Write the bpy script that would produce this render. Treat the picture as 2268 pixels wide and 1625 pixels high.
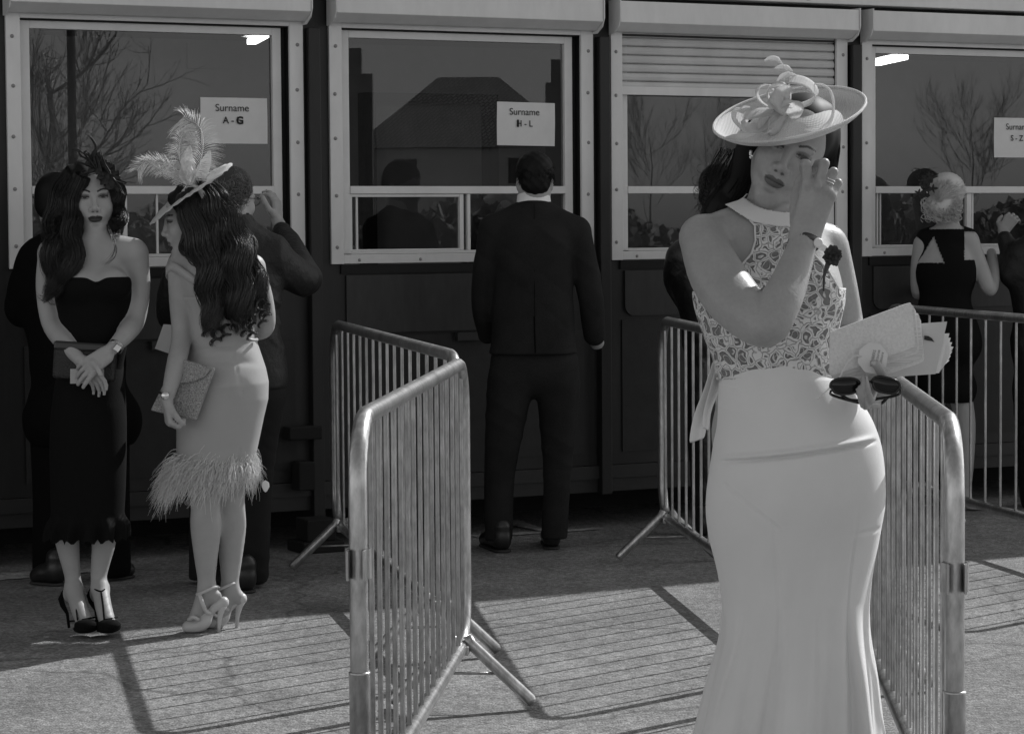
import bpy, bmesh, math, random
import numpy as np
from mathutils import Vector, Matrix
random.seed(7); RNG = np.random.default_rng(7)
scene = bpy.context.scene
for o in list(bpy.data.objects): bpy.data.objects.remove(o)
COL = scene.collection
# ------------------------------------------------------------------ camera
CAM_H = 1.46
PITCH, ROLL = math.radians(3.155), math.radians(0.43)
FPX = 5670.0                      # focal length in units of a 2268 pixel wide frame
def _basis():
    fw = np.array([0, math.cos(PITCH), -math.sin(PITCH)]); rt = np.array([1., 0, 0]); up = np.cross(rt, fw)
    c, s = math.cos(ROLL), math.sin(ROLL)
    return c*rt - s*up, s*rt + c*up, fw
RT, UP, FW = _basis()
cd = bpy.data.cameras.new('camera'); cam = bpy.data.objects.new('camera', cd); COL.objects.link(cam)
cd.sensor_width = 36.0; cd.lens = 36.0*FPX/2268.0; cd.clip_start = 0.1; cd.clip_end = 3000
cam.matrix_world = Matrix(((RT[0], UP[0], -FW[0], 0), (RT[1], UP[1], -FW[1], 0), (RT[2], UP[2], -FW[2], CAM_H), (0, 0, 0, 1)))
scene.camera = cam
# ------------------------------------------------------------------ sky, sun, exposure
SUN_EL = math.radians(40.5); SUN_DIR = np.array([0.72*math.cos(SUN_EL), 0.694*math.cos(SUN_EL), math.sin(SUN_EL)])
SUN_DIR /= np.linalg.norm(SUN_DIR)
w = bpy.data.worlds.new('World'); scene.world = w; w.use_nodes = True
nt = w.node_tree; nt.nodes.clear()
sky = nt.nodes.new('ShaderNodeTexSky'); sky.sky_type = 'NISHITA'; sky.sun_disc = False
sky.sun_elevation = SUN_EL; sky.sun_rotation = math.atan2(SUN_DIR[0], SUN_DIR[1])
bw = nt.nodes.new('ShaderNodeRGBToBW'); bg = nt.nodes.new('ShaderNodeBackground'); wo = nt.nodes.new('ShaderNodeOutputWorld')
bg.inputs['Strength'].default_value = 0.15
nt.links.new(sky.outputs[0], bw.inputs[0]); nt.links.new(bw.outputs[0], bg.inputs['Color']); nt.links.new(bg.outputs[0], wo.inputs[0])
sl = bpy.data.lights.new('sun', 'SUN'); sl.energy = 3.7; sl.angle = math.radians(0.5); sl.color = (1, 1, 1)
so = bpy.data.objects.new('sun', sl); COL.objects.link(so); so.location = (6, 6, 12)
so.rotation_euler = Vector(-SUN_DIR).to_track_quat('-Z', 'Y').to_euler()
scene.view_settings.view_transform = 'Standard'; scene.view_settings.look = 'None'
scene.view_settings.gamma = 1; scene.view_settings.exposure = 0.18; scene.view_settings.use_curve_mapping = False
scene.render.engine = 'CYCLES'
scene.cycles.max_bounces = 8; scene.cycles.transparent_max_bounces = 16
# ------------------------------------------------------------------ geometry of the place, measured once
def ray(x, y): return FW + RT*(x-1134.0)/FPX + UP*(812.5-y)/FPX
def W(x, y, Y):
    d = ray(x, y); return np.array([0, 0, CAM_H]) + d*(Y/d[1])
def G(x, y, z=0.0):
    d = ray(x, y); return np.array([0, 0, CAM_H]) + d*((z-CAM_H)/d[2])
PHI = math.radians(27.3); UV = np.array([math.cos(PHI), math.sin(PHI), 0]); NV = np.array([math.sin(PHI), -math.cos(PHI), 0])
ORG = np.array([0.1, 12.2, 0])
ZV = np.array([0, 0, 1.])
def wp(u, v, z): return ORG + UV*u + NV*v + np.array([0, 0, z])
def on_wall(x, y, v):
    """(u, z) on the plane v metres in front of (+) or behind (-) the wall face"""
    d = ray(x, y); c = np.array([0, 0, CAM_H]); k = ((ORG+NV*v-c)@NV)/(d@NV); p = c+k*d
    return float((p-ORG)@UV), float(p[2])
# ------------------------------------------------------------------ materials
MATS = {}
def mat(name, g=0.5, rough=0.6, metal=0.0, bump=0.0, bscale=40.0, var=0.0, vscale=6.0, stretch=(1,1,1), spec=0.5, tint=False, sheen=0.0, sss=0.0, detail=4.0, coat=0.0, var2=0.0, v2scale=60.0):
    if name in MATS: return MATS[name]
    m = bpy.data.materials.new(name); m.use_nodes = True; MATS[name] = m
    n = m.node_tree.nodes; L = m.node_tree.links
    p = n['Principled BSDF']
    p.inputs['Roughness'].default_value = rough; p.inputs['Metallic'].default_value = metal
    p.inputs['Specular IOR Level'].default_value = spec
    if sheen: p.inputs['Sheen Weight'].default_value = sheen
    if coat: p.inputs['Coat Weight'].default_value = coat
    if sss:
        p.inputs['Subsurface Weight'].default_value = sss; p.inputs['Subsurface Radius'].default_value = (.01, .01, .01); p.inputs['Subsurface Scale'].default_value = 1.0
    tc = n.new('ShaderNodeTexCoord'); mp = n.new('ShaderNodeMapping'); mp.inputs['Scale'].default_value = stretch
    L.new(tc.outputs['Object'], mp.inputs[0])
    val = n.new('ShaderNodeValue'); val.outputs[0].default_value = g; cur = val.outputs[0]
    def noise(sc, det=4.0):
        t = n.new('ShaderNodeTexNoise'); t.inputs['Scale'].default_value = sc; t.inputs['Detail'].default_value = det; t.inputs['Roughness'].default_value = 0.6
        L.new(mp.outputs[0], t.inputs['Vector']); return t.outputs['Fac']
    def mulvar(cur, amt, sc):
        r = n.new('ShaderNodeMapRange'); r.inputs[1].default_value = 0.3; r.inputs[2].default_value = 0.7; r.inputs[3].default_value = 1-amt; r.inputs[4].default_value = 1+amt
        L.new(noise(sc), r.inputs[0]); q = n.new('ShaderNodeMath'); q.operation = 'MULTIPLY'; L.new(cur, q.inputs[0]); L.new(r.outputs[0], q.inputs[1]); return q.outputs[0]
    if var: cur = mulvar(cur, var, vscale)
    if var2: cur = mulvar(cur, var2, v2scale)
    if tint:
        at = n.new('ShaderNodeAttribute'); at.attribute_name = 'tint'; q = n.new('ShaderNodeMath'); q.operation = 'MULTIPLY'
        L.new(cur, q.inputs[0]); L.new(at.outputs['Fac'], q.inputs[1]); cur = q.outputs[0]
    cb = n.new('ShaderNodeCombineColor')
    for i in range(3): L.new(cur, cb.inputs[i])
    L.new(cb.outputs[0], p.inputs['Base Color'])
    if bump:
        b = n.new('ShaderNodeBump'); b.inputs['Strength'].default_value = 1.0; b.inputs['Distance'].default_value = bump
        L.new(noise(bscale, detail), b.inputs['Height']); L.new(b.outputs[0], p.inputs['Normal'])
    return m
# ------------------------------------------------------------------ objects
def tag(o, label=None, cat=None, group=None, kind=None):
    if label: o['label'] = label
    if cat: o['category'] = cat
    if group: o['group'] = group
    if kind: o['kind'] = kind
    return o
def thing(name, loc, label, cat, group=None, rz=0.0):
    o = bpy.data.objects.new(name, None); COL.objects.link(o); o.location = loc; o.rotation_euler = (0, 0, rz); o.empty_display_size = .1
    return tag(o, label, cat, group)
def link_mesh(name, me, m, parent=None, loc=None):
    o = bpy.data.objects.new(name, me); COL.objects.link(o)
    if m: me.materials.append(m)
    if parent: o.parent = parent
    if loc is not None: o.location = loc
    return o
def np_mesh(name, V, F, m, parent=None, smooth=True, tint=None, world=True):
    """V in world coordinates; stored relative to the thing's base"""
    V = np.asarray(V, dtype=float)
    root = parent
    off = np.zeros(3)
    if world and root is not None:
        while root is not None: off = off + np.array(root.location); root = root.parent
    me = bpy.data.meshes.new(name)
    if world: V = V - off
    me.from_pydata(V.tolist(), [], [list(map(int, f)) for f in F] if not isinstance(F, list) else F)
    if smooth: me.polygons.foreach_set('use_smooth', [True]*len(me.polygons))
    if tint is not None:
        a = me.attributes.new('tint', 'FLOAT', 'POINT'); a.data.foreach_set('value', np.asarray(tint, dtype=np.float32))
    me.update()
    return link_mesh(name, me, m, parent)
class MB:
    """collects simple solids into one mesh"""
    def __init__(s, local=False): s.V = []; s.F = []; s.T = []; s.local = local
    def add(s, V, F):
        s.T.append((len(V), len(F))); b = len(s.V); s.V += [tuple(map(float, v)) for v in V]; s.F += [[i+b for i in f] for f in F]; return s
    def box(s, c, h, ax=None):
        c = np.array(c, float); ax = np.eye(3) if ax is None else np.array(ax, float)
        P = [c+ax[0]*h[0]*i+ax[1]*h[1]*j+ax[2]*h[2]*k for i in (-1, 1) for j in (-1, 1) for k in (-1, 1)]
        return s.add(P, [(0,1,3,2),(4,6,7,5),(0,4,5,1),(2,3,7,6),(0,2,6,4),(1,5,7,3)])
    def wbox(s, u0, u1, v0, v1, z0, z1):
        """box in the wall's frame"""
        P = [wp(u, v, z) for u in (u0, u1) for v in (v0, v1) for z in (z0, z1)]
        return s.add(P, [(0,1,3,2),(4,6,7,5),(0,4,5,1),(2,3,7,6),(0,2,6,4),(1,5,7,3)])
    def prism(s, prof, A, B):
        n = len(prof); P = [A(p) for p in prof]+[B(p) for p in prof]
        return s.add(P, [[i, (i+1) % n, (i+1) % n+n, i+n] for i in range(n)]+[list(range(n))[::-1], [i+n for i in range(n)]])
    def tube(s, pts, r, n=10, caps=True, flat=None):
        pts = [np.array(p, float) for p in pts]; m = len(pts)
        r = [r]*m if np.isscalar(r) else r
        V = []; ref = None
        for i, p in enumerate(pts):
            t = pts[min(i+1, m-1)]-pts[max(i-1, 0)]; t = t/(np.linalg.norm(t)+1e-12)
            if ref is None:
                ref = np.cross(t, [0, 0, 1.]) if abs(t[2]) < .9 else np.cross(t, [1., 0, 0])
            a = ref - t*(ref@t); a /= np.linalg.norm(a)+1e-12; ref = a; b = np.cross(t, a)
            fx = 1.0 if flat is None else flat
            for k in range(n):
                q = 2*math.pi*k/n; V.append(p+a*math.cos(q)*r[i]+b*math.sin(q)*r[i]*fx)
        F = [[i*n+k, i*n+(k+1) % n, (i+1)*n+(k+1) % n, (i+1)*n+k] for i in range(m-1) for k in range(n)]
        if caps: F += [list(range(n))[::-1], [(m-1)*n+k for k in range(n)]]
        return s.add(V, F)
    def ribbon(s, pts, wv, w):
        m = len(pts); V = []
        for i, p in enumerate(pts):
            ww = w[i] if not np.isscalar(w) else w; d = wv[i] if len(np.shape(wv)) > 1 else wv
            V += [np.array(p)-np.array(d)*ww, np.array(p)+np.array(d)*ww]
        return s.add(V, [[2*i, 2*i+1, 2*i+3, 2*i+2] for i in range(m-1)])
    def lathe(s, prof, o, ax, n=24):
        """prof (r, h) pairs around ax[2] at o"""
        o = np.array(o, float); ax = [np.array(a, float) for a in ax]
        V = [o+ax[0]*r*math.cos(2*math.pi*k/n)+ax[1]*r*math.sin(2*math.pi*k/n)+ax[2]*h for r, h in prof for k in range(n)]
        return s.add(V, [[i*n+k, i*n+(k+1) % n, (i+1)*n+(k+1) % n, (i+1)*n+k] for i in range(len(prof)-1) for k in range(n)])
    def build(s, name, m, parent=None, smooth=False, bevel=0.0):
        o = np_mesh(name, s.V, s.F, m, parent, smooth, world=not s.local)
        bm = bmesh.new(); bm.from_mesh(o.data); bmesh.ops.recalc_face_normals(bm, faces=bm.faces); bm.to_mesh(o.data); bm.free()
        if bevel:
            b = o.modifiers.new('bevel', 'BEVEL'); b.width = bevel; b.segments = 2; b.limit_method = 'ANGLE'
        return o
def each(mb, name, m, parent=None, smooth=False, bevel=0.0):
    """every piece that was added becomes a part of its own"""
    v = f = 0; out = []
    for nv, nf in mb.T:
        q = MB(); q.V = mb.V[v:v+nv]; q.F = [[i-v for i in x] for x in mb.F[f:f+nf]]; v += nv; f += nf; out.append(q.build(name, m, parent, smooth, bevel))
    return out
def smoothcurve(pts, n=8):
    """Catmull-Rom through the points"""
    P = [np.array(p, float) for p in pts]; P = [2*P[0]-P[1]]+P+[2*P[-1]-P[-2]]; out = []
    for i in range(1, len(P)-2):
        for k in range(n):
            t = k/n; out.append(.5*((2*P[i])+(-P[i-1]+P[i+1])*t+(2*P[i-1]-5*P[i]+4*P[i+1]-P[i+2])*t*t+(-P[i-1]+3*P[i]-3*P[i+1]+P[i+2])*t**3))
    out.append(P[-2]); return out
def unit(v): v = np.array(v, float); return v/(np.linalg.norm(v)+1e-12)
# ------------------------------------------------------------------ implicit surfaces for bodies and clothes
class Sdf:
    def __init__(s): s.pr = []; s.clips = []; s.off = 0.0; s.warp = None
    def copy(s):
        q = Sdf(); q.pr = list(s.pr); q.clips = list(s.clips); q.off = s.off; q.warp = s.warp; return q
    def cap(s, a, b, ra, rb=None, k=.02, op='u'):
        a = np.array(a, float); b = np.array(b, float); rb = ra if rb is None else rb; R = max(ra, rb)
        s.pr.append((op, k, np.minimum(a, b)-R, np.maximum(a, b)+R, ('c', a, b, ra, rb))); return s
    def chain(s, pts, rad, k=.02):
        """a limb: one primitive, rounded through its joints"""
        n = 4; C = smoothcurve(pts, n); R = smoothcurve([(r, 0, 0) for r in rad], n); R = [float(r[0]) for r in R]
        if len(R) != len(C): R = list(np.interp(np.linspace(0, 1, len(C)), np.linspace(0, 1, len(rad)), rad))
        C = [np.array(c) for c in C]; m = np.array(R)[:, None]; A = np.array(C)
        s.pr.append(('u', k, (A-m).min(0), (A+m).max(0), ('h', C, R))); return s
    def ell(s, c, r, A=None, k=.02, op='u'):
        c = np.array(c, float); r = np.array(r, float)*np.ones(3); A = np.eye(3) if A is None else np.array(A, float)  # rows = local axes
        e = np.sqrt(((A.T*r)**2).sum(1)); s.pr.append((op, k, c-e, c+e, ('e', c, r, A))); return s
    def box(s, c, h, A=None, rad=.005, k=.01, op='u'):
        c = np.array(c, float); h = np.array(h, float); A = np.eye(3) if A is None else np.array(A, float)
        e = np.abs(A.T*h).sum(1)+rad; s.pr.append((op, k, c-e, c+e, ('b', c, h, A, rad))); return s
    def clip(s, p, n, k=.004): s.clips.append((np.array(p, float), unit(n), k)); return s
    @staticmethod
    def _d(q, X, Y, Z):
        if q[0] == 'c':
            _, a, b, ra, rb = q; ab = b-a; L = float(ab@ab)+1e-12
            t = np.clip(((X-a[0])*ab[0]+(Y-a[1])*ab[1]+(Z-a[2])*ab[2])/L, 0, 1)
            return np.sqrt((X-a[0]-t*ab[0])**2+(Y-a[1]-t*ab[1])**2+(Z-a[2]-t*ab[2])**2)-(ra+(rb-ra)*t)
        if q[0] == 'h':
            d = None
            for i in range(len(q[1])-1):
                e = Sdf._d(('c', q[1][i], q[1][i+1], q[2][i], q[2][i+1]), X, Y, Z); d = e if d is None else np.minimum(d, e)
            return d
        c = q[1]; A = q[3]; x = X-c[0]; y = Y-c[1]; z = Z-c[2]
        l = [A[i][0]*x+A[i][1]*y+A[i][2]*z for i in range(3)]
        if q[0] == 'e':
            r = q[2]; k0 = np.sqrt(sum((l[i]/r[i])**2 for i in range(3))); k1 = np.sqrt(sum((l[i]/r[i]**2)**2 for i in range(3)))
            return k0*(k0-1)/(k1+1e-9)
        h = q[2]; rad = q[4]; g = [np.abs(l[i])-h[i] for i in range(3)]
        return np.sqrt(sum(np.maximum(t, 0)**2 for t in g))+np.minimum(np.maximum(np.maximum(g[0], g[1]), g[2]), 0)-rad
    def field(s, xs, ys, zs, mg):
        D = np.full((len(xs), len(ys), len(zs)), 1.0, dtype=np.float32); KM = min(max(q[1] for q in s.pr), .06)
        for op, k, lo, hi, q in s.pr:
            m = mg+max(k, KM)+s.off
            i0, i1 = np.searchsorted(xs, [lo[0]-m, hi[0]+m]); j0, j1 = np.searchsorted(ys, [lo[1]-m, hi[1]+m]); k0, k1 = np.searchsorted(zs, [lo[2]-m, hi[2]+m])
            if i0 >= i1 or j0 >= j1 or k0 >= k1: continue
            X = xs[i0:i1, None, None]; Y = ys[None, j0:j1, None]; Z = zs[None, None, k0:k1]
            d = s._d(q, X, Y, Z).astype(np.float32); c = D[i0:i1, j0:j1, k0:k1]
            if op == 'u':
                hh = np.maximum(k-np.abs(c-d), 0)/k; D[i0:i1, j0:j1, k0:k1] = np.minimum(c, d)-hh*hh*k*.25
            else:
                d = -d; hh = np.maximum(k-np.abs(c-d), 0)/k; D[i0:i1, j0:j1, k0:k1] = np.maximum(c, d)+hh*hh*k*.25
        if s.off: D -= s.off
        X = xs[:, None, None]; Y = ys[None, :, None]; Z = zs[None, None, :]
        if s.warp: D = D + s.warp(X, Y, Z).astype(np.float32)
        for p, n, k in s.clips:
            d = ((X-p[0])*n[0]+(Y-p[1])*n[1]+(Z-p[2])*n[2]).astype(np.float32)
            hh = np.maximum(k-np.abs(D-d), 0)/k; D = np.maximum(D, d)+hh*hh*k*.25
        return D
    def at(s, p):
        p = np.array(p, float); return float(s.field(p[:1], p[1:2], p[2:3], .3)[0, 0, 0])
    def hit(s, p, d, n=60):
        """march from p along d to the surface"""
        p = np.array(p, float); d = unit(d)
        for _ in range(n):
            q = s.at(p)
            if abs(q) < 2e-4: break
            p = p+d*q*.8
        return p
    def bounds(s):
        e = .014+max(q[1] for q in s.pr)*.3; lo = np.min([q[2] for q in s.pr if q[0] == 'u'], axis=0)-s.off-e; hi = np.max([q[3] for q in s.pr if q[0] == 'u'], axis=0)+s.off+e
        for p, n, k in s.clips:
            for a in range(3):
                if n[a] > .999: hi[a] = min(hi[a], p[a]+.01)
                if n[a] < -.999: lo[a] = max(lo[a], p[a]-.01)
        return lo, hi
    def _nets(s, lo, hi, h):
        ax = [np.arange(lo[i], hi[i]+h, h) for i in range(3)]; D = s.field(*ax, 3*h)
        I = D < 0; nx, ny, nz = D.shape
        cs = [(i, j, k) for i in (0, 1) for j in (0, 1) for k in (0, 1)]
        cnt = sum(I[i:nx-1+i, j:ny-1+j, k:nz-1+k].astype(np.int8) for i, j, k in cs)
        act = np.argwhere((cnt > 0) & (cnt < 8))
        if len(act) == 0: return np.zeros((0, 3)), np.zeros((0, 4), int)
        idx = -np.ones((nx-1, ny-1, nz-1), dtype=np.int64); idx[act[:, 0], act[:, 1], act[:, 2]] = np.arange(len(act))
        acc = np.zeros((len(act), 3)); num = np.zeros(len(act))
        cv = {c: D[act[:, 0]+c[0], act[:, 1]+c[1], act[:, 2]+c[2]] for c in cs}
        for c in cs:
            for a in range(3):
                if c[a]: continue
                e = list(c); e[a] = 1; e = tuple(e); A = cv[c]; B = cv[e]; m = (A < 0) != (B < 0)
                t = np.where(m, A/(A-B+1e-20), 0); P = np.array(c, float)[None, :].repeat(len(act), 0); P[:, a] += t
                acc += P*m[:, None]; num += m
        V = (act+acc/num[:, None])*h+np.array(lo)
        F = []
        for a in range(3):
            b, c = (a+1) % 3, (a+2) % 3
            sl0 = [slice(None)]*3; sl1 = [slice(None)]*3; sl0[a] = slice(0, -1); sl1[a] = slice(1, None)
            A = I[tuple(sl0)]; B = I[tuple(sl1)]; E = np.argwhere(A != B)
            E = E[(E[:, b] > 0) & (E[:, c] > 0) & (E[:, b] < D.shape[b]-1) & (E[:, c] < D.shape[c]-1)]
            if len(E) == 0: continue
            inside = A[E[:, 0], E[:, 1], E[:, 2]]
            q = []
            for db, dc in ((0, 0), (1, 0), (1, 1), (0, 1)):
                K = E.copy(); K[:, b] -= db; K[:, c] -= dc; q.append(idx[K[:, 0], K[:, 1], K[:, 2]])
            q = np.stack(q, 1); q[~inside] = q[~inside][:, ::-1]; F.append(q)
        return V, np.concatenate(F)
    def mesh(s, h, fine=()):
        lo, hi = s.bounds(); V, F = s._nets(lo, hi, h)
        for (flo, fhi, fh) in fine:
            flo = np.array(flo); fhi = np.array(fhi); c = V[F].mean(1)
            ins = ((c > flo+h) & (c < fhi-h)).all(1); F = F[~ins]
            V2, F2 = s._nets(flo, fhi, fh); F = np.concatenate([F, F2+len(V)]); V = np.concatenate([V, V2])
        used = np.unique(F); mp = -np.ones(len(V), int); mp[used] = np.arange(len(used))
        return V[used], mp[F]
    def build(s, name, h, m, parent, fine=(), tint=None, post=None):
        V, F = s.mesh(h, fine)
        if post is not None: V = post(V)
        return np_mesh(name, V, F, m, parent, True, np.ones(len(V)) if tint is None else tint(V))
# ================================================================== setting
M_asph = mat('asphalt', .16, .85)
def asphalt_nodes(m):
    n = m.node_tree.nodes; L = m.node_tree.links; p = n['Principled BSDF']
    tc = n.new('ShaderNodeTexCoord')
    def noise(sc, det=3, r=.6):
        t = n.new('ShaderNodeTexNoise'); t.inputs['Scale'].default_value = sc; t.inputs['Detail'].default_value = det; t.inputs['Roughness'].default_value = r
        L.new(tc.outputs['Object'], t.inputs['Vector']); return t.outputs['Fac']
    def vor(sc):
        t = n.new('ShaderNodeTexVoronoi'); t.inputs['Scale'].default_value = sc; L.new(tc.outputs['Object'], t.inputs['Vector']); return t
    def ramp(src, a, b, lo, hi):
        r = n.new('ShaderNodeMapRange'); r.inputs[1].default_value = a; r.inputs[2].default_value = b; r.inputs[3].default_value = lo; r.inputs[4].default_value = hi
        L.new(src, r.inputs[0]); return r.outputs[0]
    def mth(op, a, b):
        q = n.new('ShaderNodeMath'); q.operation = op
        for i, x in enumerate((a, b)):
            if isinstance(x, float): q.inputs[i].default_value = x
            else: L.new(x, q.inputs[i])
        return q.outputs[0]
    v = vor(125); v2 = vor(60)
    sep = n.new('ShaderNodeSeparateColor'); L.new(v.outputs['Color'], sep.inputs[0])
    sep2 = n.new('ShaderNodeSeparateColor'); L.new(v2.outputs['Color'], sep2.inputs[0])
    g = ramp(sep.outputs[0], 0, 1, .62, 1.38)
    g = mth('MULTIPLY', g, ramp(sep2.outputs[1], 0, 1, .75, 1.25))
    g = mth('MULTIPLY', g, ramp(noise(1.3, 5), .3, .7, .78, 1.2))
    g = mth('MULTIPLY', g, ramp(noise(9, 4), .3, .7, .85, 1.15))
    # old stains and hairline cracks
    st = vor(.9); g = mth('MULTIPLY', g, ramp(noise(3.1, 6, .7), .56, .68, 1.0, .68))
    # tar joints and fine wandering cracks
    w1 = n.new('ShaderNodeVectorMath'); w1.operation = 'SCALE'; w1.inputs['Scale'].default_value = .35; nn = n.new('ShaderNodeTexNoise'); nn.inputs['Scale'].default_value = 2.2; nn.inputs['Detail'].default_value = 6; L.new(tc.outputs['Object'], nn.inputs['Vector']); L.new(nn.outputs['Color'], w1.inputs[0])
    w2 = n.new('ShaderNodeVectorMath'); w2.operation = 'ADD'; L.new(tc.outputs['Object'], w2.inputs[0]); L.new(w1.outputs[0], w2.inputs[1]); cr = n.new('ShaderNodeTexVoronoi'); cr.feature = 'DISTANCE_TO_EDGE'; cr.inputs['Scale'].default_value = .42; L.new(w2.outputs[0], cr.inputs['Vector'])
    g = mth('MULTIPLY', g, ramp(cr.outputs['Distance'], 0, .006, .55, 1.0)); g = mth('MULTIPLY', g, ramp(noise(.45, 3), .35, .65, .85, 1.18))
    g = mth('MULTIPLY', g, .19)
    cb = n.new('ShaderNodeCombineColor')
    for i in range(3): L.new(g, cb.inputs[i])
    L.new(cb.outputs[0], p.inputs['Base Color'])
    b = n.new('ShaderNodeBump'); b.inputs['Distance'].default_value = .0028; b.inputs['Strength'].default_value = .9
    hh = mth('ADD', ramp(v.outputs['Distance'], 0, .8, 1, 0), mth('MULTIPLY', noise(60, 4), 1.2)); L.new(hh, b.inputs['Height']); L.new(b.outputs[0], p.inputs['Normal'])
asphalt_nodes(M_asph)
def ground():
    N = 60; V = []; F = []
    xs = np.concatenate([[-900, -300, -90, -30], np.linspace(-12, 12, N), [30, 90, 300, 900]]); ys = np.concatenate([[-900, -300, -90, -30], np.linspace(-8, 22, N), [40, 90, 300, 900]])
    for x in xs:
        for y in ys: V.append((x, y, 0))
    m = len(ys); F = [[i*m+j, (i+1)*m+j, (i+1)*m+j+1, i*m+j+1] for i in range(len(xs)-1) for j in range(m-1)]
    tag(np_mesh('ground', V, F, M_asph, None, False), kind='structure')
ground()
M_paint = mat('worn_line_paint', .34, .8, var=.55, vscale=14, var2=.35, v2scale=90)
def marking():
    # worn painted line along the cabins, plus a stroke that meets it
    mb = MB()
    a = G(1334, 1171); b = G(-60, 1272); d = unit(b-a); nrm = np.array([-d[1], d[0], 0])
    def strip(p, q, w0, w1, z=.004, seg=14):
        dd = unit(q-p); nn = np.array([-dd[1], dd[0], 0]); V = []
        for i in range(seg+1):
            t = i/seg; c = p+(q-p)*t; ww = (w0+(w1-w0)*t)*(1+.12*math.sin(i*2.3)); V += [c-nn*ww+ZV*z, c+nn*ww+ZV*z]
        mb.add(V, [[2*i, 2*i+1, 2*i+3, 2*i+2] for i in range(seg)])
    strip(a, G(1050, 1189), .03, .045); strip(G(212, 1262), G(-80, 1285), .07, .1)
    strip(G(1205, 1178), G(1120, 1155), .02, .07, .008)
    tag(mb.build('road_marking', M_paint), kind='structure')
marking()
# ================================================================== ticket cabin
M_wall = mat('dark_cladding', .010, .5, bump=.0008, bscale=8, var=.45, vscale=1.6, var2=.25, v2scale=9, stretch=(3, 3, .5))
M_panel = mat('grey_panel', .027, .55, bump=.0005, bscale=20, var=.3, vscale=2, var2=.2, v2scale=14, stretch=(2, 2, .6))
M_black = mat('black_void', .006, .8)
M_white = mat('white_painted_metal', .72, .42, bump=.0004, bscale=9, var=.07, vscale=1.2, var2=.035, v2scale=9, stretch=(2.5, 2.5, 1))
M_white2 = mat('white_upvc', .74, .35, var=.05, vscale=8)
M_rivet = mat('rivet', .28, .5)
M_inner = mat('cabin_lining', .30, .8, var=.1)
M_slat = mat('shutter_slat', .58, .4, var=.08, vscale=7, bump=.0003, bscale=50)
def glass_mat():
    m = bpy.data.materials.new('window_glass'); m.use_nodes = True; n = m.node_tree.nodes; L = m.node_tree.links; n.clear()
    o = n.new('ShaderNodeOutputMaterial'); mx = n.new('ShaderNodeMixShader'); t = n.new('ShaderNodeBsdfTransparent'); g = n.new('ShaderNodeBsdfGlossy')
    t.inputs[0].default_value = (.62, .62, .62, 1); g.inputs['Roughness'].default_value = 0.004; g.inputs[0].default_value = (1, 1, 1, 1)
    f = n.new('ShaderNodeFresnel'); f.inputs['IOR'].default_value = 1.72
    ge = n.new('ShaderNodeNewGeometry'); iv = n.new('ShaderNodeMath'); iv.operation = 'SUBTRACT'; iv.inputs[0].default_value = 1.0; L.new(ge.outputs['Backfacing'], iv.inputs[1]); fm = n.new('ShaderNodeMath'); fm.operation = 'MULTIPLY'; L.new(f.outputs[0], fm.inputs[0]); L.new(iv.outputs[0], fm.inputs[1])
    tc = n.new('ShaderNodeTexCoord'); nz = n.new('ShaderNodeTexNoise'); nz.inputs['Scale'].default_value = 1.6; nz.inputs['Detail'].default_value = 1
    b = n.new('ShaderNodeBump'); b.inputs['Distance'].default_value = .00012
    L.new(tc.outputs['Object'], nz.inputs['Vector']); L.new(nz.outputs['Fac'], b.inputs['Height']); L.new(b.outputs[0], g.inputs['Normal'])
    L.new(fm.outputs[0], mx.inputs[0]); L.new(t.outputs[0], mx.inputs[1]); L.new(g.outputs[0], mx.inputs[2]); L.new(mx.outputs[0], o.inputs[0])
    return m
M_glass = glass_mat()
U0 = [-2.547, -1.045, .427, 1.890]; WW = 1.374
cabin = thing('ticket_office', tuple(wp(.4, 0, 0)), 'dark two storey portable ticket office with a row of white framed serving windows', 'building')
WL, WR = -7.0, 9.0
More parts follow.
